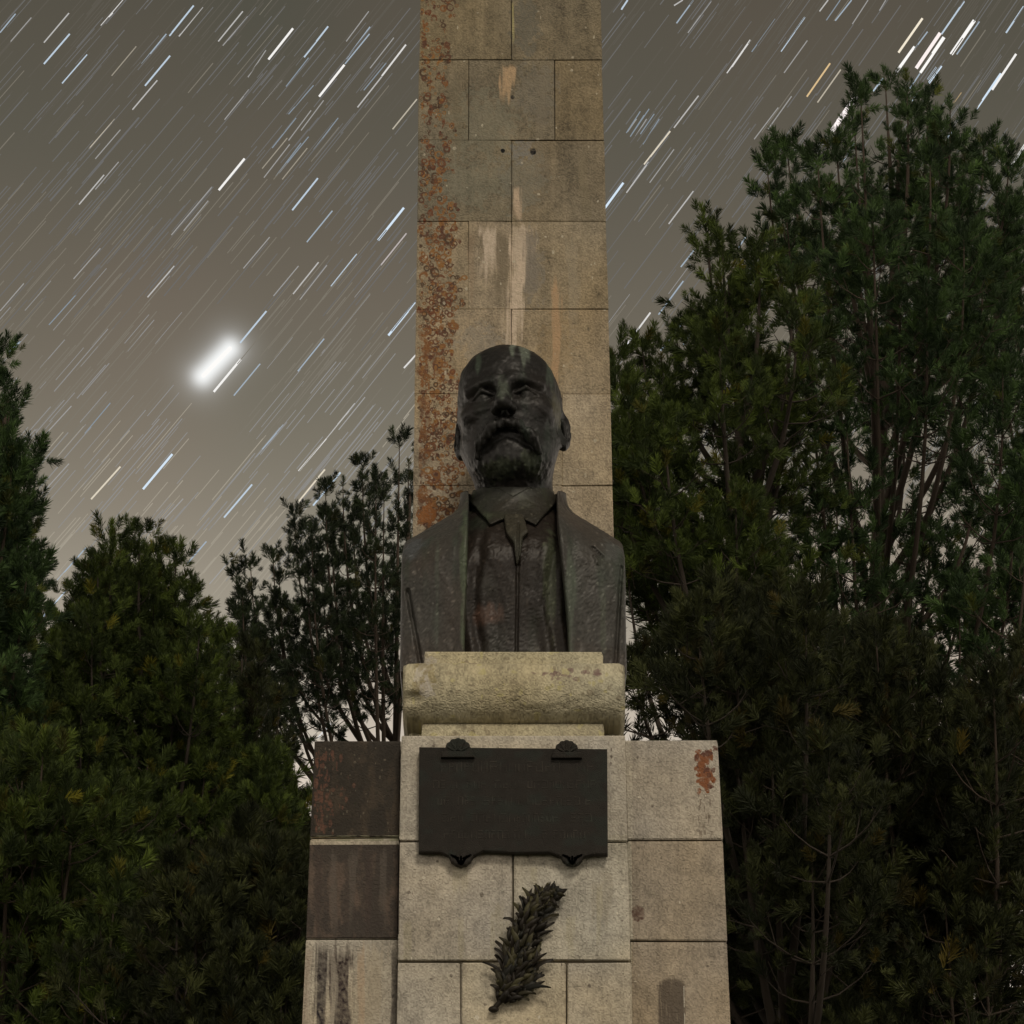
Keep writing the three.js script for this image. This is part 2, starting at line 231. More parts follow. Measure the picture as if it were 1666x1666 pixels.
// ------------------------------------------------------------------ obelisk behind the bust
const OZ = -0.5;
{
  const el = (y) => 671.5 + (683.5 - 671.5) * (850 - y) / 850, er = (y) => 998 - (998 - 977) * (850 - y) / 850;
  const X = (x, y) => P(x, y, OZ).x, Y = (y) => P(835, y, OZ).y;
  const a = P(640, 1000, OZ), b = P(1020, -60, OZ);
  const F = new Face(900, 1800, a.x, a.y, b.x - a.x, b.y - a.y);
  F.base([0.385, 0.335, 0.26], 1.25, 400);
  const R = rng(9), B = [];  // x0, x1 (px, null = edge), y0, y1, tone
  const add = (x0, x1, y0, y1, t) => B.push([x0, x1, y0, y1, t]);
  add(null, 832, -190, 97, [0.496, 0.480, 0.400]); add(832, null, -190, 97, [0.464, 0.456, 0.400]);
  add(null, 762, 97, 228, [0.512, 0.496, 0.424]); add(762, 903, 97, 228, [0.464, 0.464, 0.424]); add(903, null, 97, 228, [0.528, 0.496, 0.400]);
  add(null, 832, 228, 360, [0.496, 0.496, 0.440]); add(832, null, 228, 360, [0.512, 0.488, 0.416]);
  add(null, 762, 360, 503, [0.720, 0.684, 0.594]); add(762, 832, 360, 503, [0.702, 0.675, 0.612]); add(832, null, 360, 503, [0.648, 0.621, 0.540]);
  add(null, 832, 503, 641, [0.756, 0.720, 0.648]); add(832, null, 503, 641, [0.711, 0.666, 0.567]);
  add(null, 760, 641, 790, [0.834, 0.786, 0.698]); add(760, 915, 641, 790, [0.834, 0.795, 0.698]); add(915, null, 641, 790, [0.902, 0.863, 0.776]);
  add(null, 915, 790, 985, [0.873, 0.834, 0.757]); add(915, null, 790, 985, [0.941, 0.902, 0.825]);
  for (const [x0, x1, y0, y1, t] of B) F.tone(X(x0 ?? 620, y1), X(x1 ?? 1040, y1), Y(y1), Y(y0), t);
  // patches of darker and greener growth, high up
  const patch = (px, py, rx, ry, col, am) => { const p = P(px, py, OZ); F.blob(p.x, p.y, rx / 690, ry / 620, col, am, 0.9, px); };
  patch(855, 40, 26, 60, [0.13, 0.125, 0.10], 0.6); patch(790, 205, 60, 60, [0.20, 0.2, 0.15], 0.4); patch(870, 150, 35, 50, [0.19, 0.18, 0.15], 0.35); patch(850, 290, 40, 55, [0.19, 0.19, 0.155], 0.45); patch(760, 300, 60, 40, [0.2, 0.2, 0.15], 0.4); patch(860, 440, 25, 60, [0.2, 0.185, 0.155], 0.5); patch(780, 560, 40, 35, [0.27, 0.25, 0.21], 0.4); patch(905, 560, 30, 60, [0.28, 0.2, 0.1], 0.3); patch(850, 245, 20, 20, [0.2, 0.2, 0.19], 0.5);
  const streak = (px, py0, py1, w, col, am) => { const p = P(px, py0, OZ); F.streak(p.x, p.y, Y(py1), w / 690, col, am, px); };
  streak(790, 360, 480, 19, [0.50, 0.42, 0.33], 1); streak(838, 296, 366, 9, [0.46, 0.36, 0.26], 1); streak(842, 358, 650, 19, [0.52, 0.43, 0.33], 1); streak(846, 360, 430, 24, [0.48, 0.40, 0.31], 0.8); streak(824, 100, 170, 15, [0.42, 0.30, 0.18], 0.95); streak(904, 440, 680, 10, [0.42, 0.28, 0.16], 0.8);
  streak(815, 362, 520, 12, [0.17, 0.14, 0.095], 0.8); streak(770, 370, 500, 8, [0.27, 0.2, 0.13], 0.4); streak(834, -5, 70, 2.5, [0.4, 0.36, 0.16], 0.6); streak(866, 365, 500, 14, [0.19, 0.17, 0.14], 0.7); streak(740, 100, 330, 10, [0.17, 0.15, 0.1], 0.5); streak(880, 100, 350, 14, [0.19, 0.165, 0.12], 0.5); streak(950, 230, 420, 12, [0.2, 0.17, 0.11], 0.5); streak(930, 370, 560, 14, [0.28, 0.25, 0.19], 0.35);
  // bolt holes
  for (const [x, y, r] of [[834, 158, 4], [818, 246, 4], [867, 247, 6]]) { const p = P(x, y, OZ); F.blob(p.x, p.y, r / 690, r / 640, [0.02, 0.018, 0.015], 0.98, 0.35, x); }
  // rust coloured ring lichens along one edge, thicker towards the foot
  const rust = [[0.2, 0.09, 0.032], [0.14, 0.055, 0.025], [0.1, 0.045, 0.027], [0.24, 0.12, 0.04], [0.075, 0.045, 0.027]];
  for (let k = 0; k < 2300; k++) {
    const y = -20 + R() * 880, dens = (0.42 + 0.58 * smooth(150, 520, y)) * (0.6 + 0.75 * noise2(y / 40, 9)); if (R() > dens) continue;
    const reach = (50 + 26 * smooth(250, 700, y)) * (0.55 + 0.8 * fbm2(y / 26, 3, 2, 3)), x = 685 - y * 0.004 + reach * Math.pow(R(), 0.95), p = P(x, y, OZ), c = rust[Math.floor(R() * 5)];
    const rr = (1.8 + 5.2 * R() * R()) / 690;
    if (R() < 0.6) F.ring(p.x, p.y, rr, rr * (0.34 + R() * 0.25), c, 0.95, k); else F.blob(p.x, p.y, rr * (0.45 + R() * 0.6), rr * (0.5 + R()), c, 0.9, 0.9, k);
  }
  for (let k = 0; k < 70; k++) { const y = 540 + R() * 320, x = 684 + R() * R() * 26, p = P(x, y, OZ); F.blob(p.x, p.y, (2 + R() * 5) / 690, (3 + R() * 10) / 690, R() < 0.6 ? [0.2, 0.09, 0.032] : [0.11, 0.05, 0.026], 0.5, 1.1, k); }
  { const p = P(697, 838, OZ); F.blob(p.x, p.y, 0.022, 0.03, [0.25, 0.1, 0.03], 0.85, 0.6, 4); }
  for (let k = 0; k < 160; k++) { const p = P(690 + R() * 300, R() * 850, OZ); F.blob(p.x, p.y, 0.001 + R() * 0.003, 0.001 + R() * 0.004, R() < 0.6 ? [0.5, 0.46, 0.36] : [0.1, 0.085, 0.06], 0.6, 0.9, k); }
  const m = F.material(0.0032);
  const o = thing('stone_obelisk', 'tall square stone obelisk with rusty lichen along one edge, standing behind the bust', 'obelisk');
  const r = rng(23), zb = OZ - 0.46;
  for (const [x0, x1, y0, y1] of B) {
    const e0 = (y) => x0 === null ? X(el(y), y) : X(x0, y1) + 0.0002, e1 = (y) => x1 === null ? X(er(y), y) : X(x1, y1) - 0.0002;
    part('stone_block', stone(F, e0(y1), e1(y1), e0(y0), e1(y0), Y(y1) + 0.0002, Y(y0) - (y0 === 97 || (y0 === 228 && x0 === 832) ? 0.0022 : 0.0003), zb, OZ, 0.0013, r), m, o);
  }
  const low = TOPY + 0.001, yk = Y(985);
  const s0 = (X(el(985), 985) - X(el(0), 0)) / (Y(985) - Y(0)), s1 = (X(er(985), 985) - X(er(0), 0)) / (Y(985) - Y(0));
  part('stone_block', stone(F, X(el(985), 985) + s0 * (low - yk), X(er(985), 985) + s1 * (low - yk), X(el(985), 985), X(er(985), 985), low, yk - 0.0015, zb, OZ, 0.004), m, o);
  let yt = Y(-190), xa = X(el(-190), -190), xb = X(er(-190), -190);
  for (let k = 0; k < 4; k++) { const h = 0.42, xa1 = xa + s0 * h, xb1 = xb + s1 * h; part('stone_block', stone(F, xa, xb, xa1, xb1, yt + 0.0015, yt + h - 0.0015, zb, OZ, 0.004), m, o); yt += h; xa = xa1; xb = xb1; }
  const cap = new THREE.ConeGeometry((xb - xa) / Math.SQRT2, 0.35, 4); cap.rotateY(Math.PI / 4); cap.translate((xa + xb) / 2, yt + 0.176, (OZ + zb) / 2); part('cap', cap, m, o);
  const hC = Y(-185) - low, core = new THREE.BoxGeometry(0.36, hC, 0.4); core.translate((X(el(400), 400) + X(er(400), 400)) / 2, low + hC / 2, (OZ + zb) / 2); part('core', core, mortar, o);
}

// ------------------------------------------------------------------ scroll plinth under the bust
const SZ = -0.02;                                        // front of the slabs
const BUSTY = P(835, 1084, -0.05).y;                      // what the bust stands on
{
  const F = new Face(768, 512, -0.3, TOPY, 0.6, 0.4); F.base([0.38, 0.345, 0.235], 1.25, 700);
  const R = rng(31);
  for (let k = 0; k < 140; k++) F.blob(-0.28 + R() * 0.56, TOPY + R() * 0.25, 0.002 + R() * 0.007, 0.002 + R() * 0.006, R() < 0.5 ? [0.44, 0.4, 0.18] : [0.17, 0.14, 0.09], 0.5, 0.9, k);
  for (let k = 0; k < 18; k++) F.blob(0.04 + R() * 0.15, TOPY + 0.135 + R() * 0.022, 0.002 + R() * 0.008, 0.002 + R() * 0.003, [0.15, 0.09, 0.085], 0.6, 0.9, k);
  for (let k = 0; k < 10; k++) F.blob(-0.23 + R() * 0.06, TOPY + 0.1 + R() * 0.1, 0.008 + R() * 0.015, 0.01 + R() * 0.02, R() < 0.5 ? [0.45, 0.42, 0.38] : [0.2, 0.16, 0.06], 0.5, 0.9, k);
  const m = F.material(0.0036);
  const t = thing('scroll_plinth', 'stone plinth carved as a rolled scroll between two thin slabs, on the pedestal', 'plinth');
  const slab = (name, x0, x1, y0, y1, z, zb) => { const a = P(x0, y1, z), b = P(x1, y0, z); return part(name, stone(F, a.x, b.x, a.x, b.x, a.y, b.y, zb, z, 0.004, rng(41 + y0)), m, t); };
  slab('upper_slab', 689, 981, 1060, 1096, SZ - 0.02, -0.13);
  { const a = P(686, 1197, SZ), b = P(983, 1177, SZ); part('lower_slab', stone(F, a.x, b.x, a.x, b.x, TOPY + 0.0005, b.y, -0.3, SZ, 0.004, rng(3)), m, t); }
  const xl = P(657, 1120, -0.05).x, xr = P(1015, 1120, -0.05).x, ytop = BUSTY - 0.0005, ybot = P(835, 1172, 0).y, rr = (ytop - ybot) / 2, yc = (ytop + ybot) / 2, zc = 0.028 - rr;
  { // the roll: round front, flat where it runs back under the bust, slightly chipped
    const sh = [], n = 40, seg = 44, pos = [], idx = [], uv = [];
    for (let k = 0; k <= n; k++) { const an = Math.PI / 2 - Math.PI * k / n; sh.push([Math.cos(an) * rr + zc, Math.sin(an) * rr + yc]); }
    sh.push([-0.32, ybot]); sh.unshift([-0.46, ytop]); sh.push([-0.46, ybot + 0.02]);
    for (let i = 0; i <= seg; i++) {
      const x = xl + (xr - xl) * i / seg, edge = Math.min(i, seg - i);
      for (const [z, y] of sh) { const wob = (fbm2(x * 30, y * 60 + z * 60, 600, 3) - 0.5) * 0.004 - (edge < 1 ? 0.004 : 0) - (i < 4 ? 0.008 * smooth(0.5, 0.75, noise2(y * 40, z * 40, 8)) : 0); pos.push(x, y + (y > yc ? wob * (z > zc ? 1 : 0) : -wob * 0.5), z + (z > zc ? wob : 0)); uv.push((x - F.x0) / F.wm, (y + Math.max(0, z) * 0.6 - F.y0) / F.hm); }
    }
    const M = sh.length;
    for (let i = 0; i < seg; i++) for (let k = 0; k < M; k++) { const a = i * M + k, b = i * M + (k + 1) % M, c = a + M, d = b + M; idx.push(a, b, c, b, d, c); }
    for (const [i, f] of [[0, 1], [seg, 0]]) for (let k = 1; k + 1 < M; k++) idx.push(...(f ? [i * M, i * M + k + 1, i * M + k] : [i * M, i * M + k, i * M + k + 1]));
    const g = new THREE.BufferGeometry(); g.setAttribute('position', new THREE.Float32BufferAttribute(pos, 3)); g.setAttribute('uv', new THREE.Float32BufferAttribute(uv, 2)); g.setIndex(idx); g.computeVertexNormals();
    part('scroll', g, m, t);
  }
  { const a = P(668, 1197, -0.2), b = P(1010, 1197, -0.2); part('support', stone(F, a.x, b.x, a.x, b.x, TOPY + 0.0008, ybot + 0.03, -0.45, -0.09, 0.006), m, t); }
}

// ------------------------------------------------------------------ bronze: signed distances meshed with surface nets
const V3 = (x, y, z) => [x, y, z];
const smin = (a, b, k) => { const h = Math.max(k - Math.abs(a - b), 0) / k; return Math.min(a, b) - h * h * k * 0.25; };
const smax = (a, b, k) => -smin(-a, -b, k);
function ell(x, y, z, c, r) { const px = (x - c[0]), py = (y - c[1]), pz = (z - c[2]); const k0 = Math.sqrt((px / r[0]) ** 2 + (py / r[1]) ** 2 + (pz / r[2]) ** 2), k1 = Math.sqrt((px / r[0] ** 2) ** 2 + (py / r[1] ** 2) ** 2 + (pz / r[2] ** 2) ** 2); return k1 < 1e-9 ? -Math.min(...r) : k0 * (k0 - 1) / k1; }
function cap(x, y, z, a, b, ra, rb = ra) { const bx = b[0] - a[0], by = b[1] - a[1], bz = b[2] - a[2], px = x - a[0], py = y - a[1], pz = z - a[2]; const h = clamp((px * bx + py * by + pz * bz) / (bx * bx + by * by + bz * bz)); return Math.hypot(px - bx * h, py - by * h, pz - bz * h) - (ra + (rb - ra) * h); }
function surfaceNets(f, lo, hi, cell) {
  const n = [0, 1, 2].map((k) => Math.ceil((hi[k] - lo[k]) / cell) + 1), [nx, ny, nz] = n, D = new Float32Array(nx * ny * nz), S = 6;
  D.fill(1);
  const val = (i, j, k) => f(lo[0] + i * cell, lo[1] + j * cell, lo[2] + k * cell);
  for (let k0 = 0; k0 < nz; k0 += S) for (let j0 = 0; j0 < ny; j0 += S) for (let i0 = 0; i0 < nx; i0 += S) {   // blocks far from the surface are skipped
    const d = val(i0 + S / 2, j0 + S / 2, k0 + S / 2), far = Math.abs(d) > S * cell * 1.9;
    for (let k = k0; k < Math.min(k0 + S, nz); k++) for (let j = j0; j < Math.min(j0 + S, ny); j++) for (let i = i0; i < Math.min(i0 + S, nx); i++) D[(k * ny + j) * nx + i] = far ? d : val(i, j, k);
  }
  const id = new Int32Array(nx * ny * nz).fill(-1), pos = [], idx = [];
  for (let k = 0; k < nz - 1; k++) for (let j = 0; j < ny - 1; j++) for (let i = 0; i < nx - 1; i++) {
    let m = 0, sx = 0, sy = 0, sz = 0, cnt = 0; const c = [];
    for (let q = 0; q < 8; q++) { const v = D[((k + (q >> 2)) * ny + j + ((q >> 1) & 1)) * nx + i + (q & 1)]; c.push(v); if (v < 0) m |= 1 << q; }
    if (m === 0 || m === 255) continue;
    for (let a = 0; a < 8; a++) for (const bit of [1, 2, 4]) { if (a & bit) continue; const b = a | bit; if ((c[a] < 0) === (c[b] < 0)) continue; const t = c[a] / (c[a] - c[b]); sx += (a & 1) + (bit === 1 ? t : 0); sy += ((a >> 1) & 1) + (bit === 2 ? t : 0); sz += (a >> 2) + (bit === 4 ? t : 0); cnt++; }
    id[(k * ny + j) * nx + i] = pos.length / 3; pos.push(lo[0] + (i + sx / cnt) * cell, lo[1] + (j + sy / cnt) * cell, lo[2] + (k + sz / cnt) * cell);
  }
  const at = (i, j, k) => id[(k * ny + j) * nx + i];
  for (let k = 1; k < nz - 1; k++) for (let j = 1; j < ny - 1; j++) for (let i = 1; i < nx - 1; i++) {
    const v = D[(k * ny + j) * nx + i] < 0;
    for (let ax = 0; ax < 3; ax++) {
      const w = D[((k + (ax === 2)) * ny + j + (ax === 1)) * nx + i + (ax === 0)] < 0; if (v === w) continue;
      const q = ax === 0 ? [at(i, j, k), at(i, j - 1, k), at(i, j - 1, k - 1), at(i, j, k - 1)] : ax === 1 ? [at(i, j, k), at(i, j, k - 1), at(i - 1, j, k - 1), at(i - 1, j, k)] : [at(i, j, k), at(i - 1, j, k), at(i - 1, j - 1, k), at(i, j - 1, k)];
      if (q.some((u) => u < 0)) continue;
      if (!v) q.reverse(); idx.push(q[0], q[2], q[1], q[0], q[3], q[2]);
    }
  }
  const N = new Float32Array(pos.length), e = cell * 0.5;
  for (let p = 0; p < pos.length; p += 3) { const [x, y, z] = [pos[p], pos[p + 1], pos[p + 2]]; let a = f(x + e, y, z) - f(x - e, y, z), b = f(x, y + e, z) - f(x, y - e, z), c = f(x, y, z + e) - f(x, y, z - e); const l = Math.hypot(a, b, c) || 1; N[p] = a / l; N[p + 1] = b / l; N[p + 2] = c / l; }
  // face winding to agree with the gradient
  let s = 0; for (let t = 0; t < Math.min(idx.length, 3000); t += 3) { const A = idx[t] * 3, B = idx[t + 1] * 3, C = idx[t + 2] * 3; const ux = pos[B] - pos[A], uy = pos[B + 1] - pos[A + 1], uz = pos[B + 2] - pos[A + 2], vx = pos[C] - pos[A], vy = pos[C + 1] - pos[A + 1], vz = pos[C + 2] - pos[A + 2]; s += (uy * vz - uz * vy) * N[A] + (uz * vx - ux * vz) * N[A + 1] + (ux * vy - uy * vx) * N[A + 2]; }
  if (s < 0) for (let t = 0; t < idx.length; t += 3) { const u = idx[t + 1]; idx[t + 1] = idx[t + 2]; idx[t + 2] = u; }
  const g = new THREE.BufferGeometry(); g.setAttribute('position', new THREE.Float32BufferAttribute(pos, 3)); g.setAttribute('normal', new THREE.BufferAttribute(N, 3)); g.setIndex(idx);
  return g;
}
// patina: brown black bronze with green runs and pale weathered grain, as vertex colours
function patina(g, base, green, sc = 1, marks = null) {
  const p = g.attributes.position.array, c = new Float32Array(p.length);
  for (let k = 0; k < p.length; k += 3) {
    const x = p[k] * sc, y = p[k + 1] * sc, z = p[k + 2] * sc;
    const run = noise3(x * 46, y * 5, z * 46), grain = noise3(x * 420, y * 420, z * 420), cloud = noise3(x * 13 + 4, y * 13, z * 13), speck = noise3(x * 190 + 9, y * 190, z * 190);
    let col = mixc(base, green, smooth(0.56, 0.8, run * 0.7 + cloud * 0.35) * 0.75);
    col = mixc(col, [base[0] * 1.12, base[1] * 0.96, base[2] * 0.9], smooth(0.5, 0.75, noise3(x * 9, y * 9 + 7, z * 9)) * 0.7);
    let v = 0.6 + 0.8 * grain; if (speck > 0.85) v *= 2.2;
    if (marks) for (const [mx, my, rx, ry, mc, am] of marks) { const d = Math.hypot((x - mx) / rx, (y - my) / ry) + 0.8 * (noise3(x * 130, y * 22, z * 130) - 0.5); if (z > 0) col = mixc(col, mc, am * smooth(1, 0.4, d)); }
    c[k] = col[0] * v; c[k + 1] = col[1] * v; c[k + 2] = col[2] * v;
  }
  g.setAttribute('color', new THREE.BufferAttribute(c, 3));
  return g;
}
const bronze = new THREE.MeshPhysicalMaterial({ vertexColors: true, roughness: 0.47, metalness: 0.0, specularIntensity: 0.5 });

const bust = thing('bronze_bust', 'dark bronze bust of a bald moustached man in open coat, on the scroll plinth', 'bust');
{
  const bc = P(835, 1083, -0.24), base = new THREE.Vector3(bc.x, BUSTY, -0.24); bust.position.copy(base);
  const pl = (px, py, z) => P(px, py, z).sub(base);
  // ---- head, in life-size metres, then scaled
  const S = 1.56, yaw = -0.10, roll = 0.05, nod = -0.05;
  const head = (X, y, z) => {
    const x = Math.abs(X), s = X < 0 ? -1 : 1;
    let d = ell(X, y, z, [0, 0.034, -0.016], [0.079, 0.085, 0.098]);
    d = smin(d, ell(x, y, z, [0, -0.012, 0.022], [0.0665, 0.086, 0.066]), 0.03);
    d = smin(d, ell(x, y, z, [0.0, 0.052, 0.038], [0.062, 0.05, 0.05]), 0.03);
    d = smin(d, ell(x, y, z, [0.029, -0.060, 0.024], [0.038, 0.046, 0.046]), 0.03);
    d = smin(d, ell(x, y, z, [0, -0.084, 0.047], [0.036, 0.025, 0.03]), 0.03);
    d = smin(d, ell(x, y, z, [0.047, -0.014, 0.056], [0.021, 0.017, 0.022]), 0.018);
    d = smin(d, cap(x, y, z, [0.012, 0.0235, 0.0895], [0.052, 0.023, 0.070], 0.0105, 0.009), 0.012);
    d = smax(d, -ell(x, y, z, [0.0325, 0.0065, 0.095], [0.0225, 0.014, 0.02]), 0.011);
    d = smin(d, Math.hypot(x - 0.0325, y - 0.0055, z - 0.0695) - 0.0135, 0.003);
    d = smin(d, cap(x, y, z, [0.016, 0.008, 0.0815], [0.033, 0.0142, 0.0845], 0.0032), 0.0018);
    d = smin(d, cap(x, y, z, [0.033, 0.0142, 0.0845], [0.05, 0.004, 0.073], 0.0032), 0.0018);
    d = smin(d, cap(x, y, z, [0.019, -0.005, 0.0815], [0.046, -0.005, 0.075], 0.0035), 0.004);
    d = smin(d, cap(x, y, z, [0.02, -0.013, 0.081], [0.046, -0.013, 0.073], 0.005), 0.009);
    // nose
    d = smin(d, cap(X, y, z, [0, 0.021, 0.089], [0, -0.024, 0.1145], 0.0085, 0.0125), 0.010);
    d = smin(d, ell(x, y, z, [0.0125, -0.0295, 0.1], [0.0095, 0.0085, 0.0115]), 0.006);
    d = smax(d, -ell(x, y, z, [0.0075, -0.0385, 0.105], [0.0045, 0.005, 0.007]), 0.003);
    d = smax(d, -cap(x, y, z, [0.02, -0.028, 0.098], [0.046, -0.056, 0.079], 0.004, 0.003), 0.009);
    // mouth, beard, then the moustache over it
    const br = 0.0042 * (noise3(X * 250, y * 70, z * 120) - 0.5) + 0.0026 * (noise3(X * 95, y * 60, z * 90) - 0.5);
    d = smin(d, ell(x, y, z, [0, -0.092, 0.043], [0.039, 0.017, 0.029]) + br * 1.6, 0.02);
    d = smin(d, cap(x, y, z, [0.027, -0.083, 0.042], [0.061, -0.046, 0.010], 0.014, 0.010) + br * 1.4, 0.02);
    d = smax(d, -cap(x, y, z, [0, -0.0635, 0.092], [0.033, -0.079, 0.077], 0.007, 0.0055), 0.005);
    d = smin(d, cap(x, y, z, [0, -0.0735, 0.0785], [0.014, -0.0745, 0.074], 0.0062, 0.005), 0.005);
    d = smin(d, cap(x, y, z, [0.0, -0.047, 0.097], [0.020, -0.0525, 0.0945], 0.0072, 0.0088) + br, 0.004);
    d = smin(d, cap(x, y, z, [0.020, -0.0525, 0.0945], [0.038, -0.070, 0.0835], 0.0088, 0.0078) + br, 0.004);
    d = smin(d, cap(x, y, z, [0.038, -0.070, 0.0835], [0.046, -0.089, 0.070], 0.0078, 0.0035) + br, 0.003);
    // ears
    const ex = x - 0.0765, ey = y + 0.012, ez = z + 0.012, cs = Math.cos(0.42), sn = Math.sin(0.42), ax = ex * cs + ez * sn, az = -ex * sn + ez * cs;
    let e = ell(ax, ey, az, [0, 0, 0], [0.0100, 0.033, 0.02]);
    e = smax(e, -ell(ax, ey, az, [0.0115, 0.004, 0.001], [0.0135, 0.027, 0.0155]), 0.002);
    e = smin(e, cap(ax, ey, az, [0.004, 0.012, 0.002], [0.003, -0.012, -0.004], 0.0035), 0.003);
    e = smin(e, ell(ax, ey, az, [0.002, -0.027, 0.004], [0.0065, 0.009, 0.009]), 0.006);
    d = smin(d, e, 0.006);
    // neck
    d = smin(d, cap(X, y, z, [0, -0.05, -0.02], [0, -0.21, -0.03], 0.055, 0.06), 0.025);
    // forehead lines, cropped hair, surface worked by the modeller's thumb
    if (z > 0.02 && y > 0.03) d += 0.00016 * Math.sin(y * 620 + 3 * Math.sin(X * 40)) * smooth(0.1, 0.06, Math.abs(y - 0.055) * 2.2) * smooth(0.06, 0.03, x);
    if (z < 0.03 && y > -0.04) d += 0.0014 * (noise3(X * 170, y * 120, z * 170) - 0.5) * smooth(0.03, 0.0, z);
    d += 0.003 * (noise3(X * 42 + 8, y * 42, z * 42) - 0.5) + 0.0014 * (noise3(X * 120, y * 120, z * 120) - 0.5) + 0.0006 * (noise3(X * 300, y * 300, z * 300) - 0.5);
    return d;
  };
  const hg = surfaceNets(head, [-0.102, -0.215, -0.125], [0.102, 0.134, 0.136], 0.0019);
  const GR = [0.05, 0.066, 0.05], PALE = [0.11, 0.128, 0.104];
  patina(hg, [0.0145, 0.0142, 0.0135], [0.023, 0.031, 0.025], 1.5, [[0.022, 0.15, 0.009, 0.07, PALE, 1], [0.05, 0.13, 0.013, 0.08, PALE, 0.85], [-0.055, 0.1, 0.008, 0.05, GR, 0.7], [0.1, 0.09, 0.01, 0.06, GR, 0.8], [0.0, 0.0, 0.02, 0.045, [0.075, 0.088, 0.07], 0.75], [0.11, 0.0, 0.014, 0.04, [0.09, 0.085, 0.05], 0.6], [-0.02, -0.16, 0.05, 0.02, [0.05, 0.058, 0.038], 0.6], [0.05, -0.15, 0.03, 0.025, [0.042, 0.052, 0.032], 0.6]]);
  hg.scale(S, S, S);
  const hm = part('head', hg, bronze, bust);
  hm.rotation.set(nod, yaw, roll, 'YXZ'); hm.position.copy(pl(830, 690, -0.235));

  // ---- torso: coat over waistcoat, in metres from the foot of the bust
  const H0 = hm.position.y;
  const HW = 0.252, lap = (y, s) => (s < 0 ? 0.102 + 0.006 * smooth(0.3, 0, y) : 0.1 + 0.022 * smooth(0.36, 0.02, y));
  const shoulder = (x) => 0.445 - 0.66 * Math.max(0, x - 0.06);
  const body = (X, y, z, slope = 0.3) => {
    const x = Math.abs(X), rx = 0.315, rz = 0.165 + 0.018 * smooth(0.0, 0.25, y) - 0.02 * smooth(0.28, 0.45, y);
    let d = (Math.pow(Math.pow(x / rx, 2.6) + Math.pow(Math.abs(z) / rz, 2.6), 1 / 2.6) - 1) * rz * 0.95;
    const top = y - shoulder(x) + 1.4 * z * z * 1.6 + (z > 0 ? slope * z : 0);
    d = smax(d, top * (slope > 0.5 ? 0.7 : 0.8), 0.035);
    return d;
  };
  const CY = 0.028, VY = 0.07;                            // the coat and what it covers, set above the foot
  const cut = (d, X, y) => smax(smax(d, Math.abs(X) - HW, 0.012), -y - CY, 0.006);
  const fold = (X, y, z) => 0.0045 * (noise3(X * 22, y * 9, z * 12) - 0.5) + 0.003 * (noise3(X * 60, y * 30, z * 60) - 0.5) + 0.0012 * (noise3(X * 240, y * 240, z * 240) - 0.5);
  const line = (X, y, a, b, w, dep) => { const bx = b[0] - a[0], by = b[1] - a[1], h = clamp(((X - a[0]) * bx + (y - a[1]) * by) / (bx * bx + by * by)); return dep * smooth(w, 0, Math.hypot(X - a[0] - bx * h, y - a[1] - by * h)); };
  const coat = (X, y, z) => {
    const s = X < 0 ? -1 : 1, x = Math.abs(X);
    let d = body(X, y, z) - 0.022;
    // sleeves set in, a seam on top of the shoulder, the buttonhole
    d += fold(X, y, z) * 1.5;
    if (z > 0) {
      d += line(X, y, [-0.236, 0.16], [-0.2, -0.04], 0.008, 0.009) + line(X, y, [0.243, 0.22], [0.225, -0.04], 0.007, 0.008);
      d += line(X, y, [0.178, 0.262], [0.198, 0.24], 0.008, 0.009) - line(X, y, [0.182, 0.236], [0.19, 0.218], 0.006, 0.006);
      d -= 0.008 * smooth(0.028, 0.0, x - lap(y, s)) ;                                             // rolled lapel edge
    }
    d += line(X, z, [-0.25, 0.0], [-0.1, 0.03], 0.006, y > 0.3 ? 0.006 : 0) + line(X, z, [0.25, 0.02], [0.1, 0.04], 0.006, y > 0.3 ? 0.006 : 0);
    // turned-up collar round the neck
    const cr = Math.hypot(X * 0.96, (z + 0.012) * 0.92), cy = y - 0.440 + 0.32 * z;
    const col = Math.max(Math.abs(cr - 0.108 + 0.06 * cy) - 0.0125, Math.abs(cy) - 0.035);
    d = smin(d, col, 0.02);
    d = cut(d, X, y);
    if (z > -0.02) d = smax(d, lap(Math.min(y, 0.43), s) - x, 0.01);                                  // open in front
    return d;
  };
  const vest = (X, y, z) => {
    let d = body(X, y, z, 0.75) + 0.02 + fold(X, y, z) * 1.4;
    d += 0.004 * Math.sin(X * 150 + 2 * Math.sin(y * 14)) * smooth(0.02, 0.1, Math.abs(X)) * smooth(0.4, 0.2, y);
    d += line(X, y, [0.012, 0.30], [0.006, -0.1], 0.005, 0.006);
    const nk = Math.hypot(X, (z + 0.015)) - 0.088;                              // opening for the neck
    d = smax(d, -Math.max(nk, 0.36 - y), 0.01);
    return smax(smax(smax(d, Math.abs(X) - 0.15, 0.004), -y - VY, 0.004), -0.06 - z, 0.004);
  };
  const G2 = [0.04, 0.05, 0.039];
  const cg = surfaceNets(coat, [-0.268, -0.04, -0.23], [0.268, 0.5, 0.235], 0.0042);
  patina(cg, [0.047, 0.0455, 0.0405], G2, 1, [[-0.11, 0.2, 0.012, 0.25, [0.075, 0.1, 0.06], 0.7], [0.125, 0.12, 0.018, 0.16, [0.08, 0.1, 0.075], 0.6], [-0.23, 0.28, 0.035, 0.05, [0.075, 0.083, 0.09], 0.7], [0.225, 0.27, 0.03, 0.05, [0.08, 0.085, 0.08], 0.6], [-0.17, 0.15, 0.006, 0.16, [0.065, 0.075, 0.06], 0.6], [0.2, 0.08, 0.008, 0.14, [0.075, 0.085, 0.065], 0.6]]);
  part('coat', cg, bronze, bust).position.y = CY;
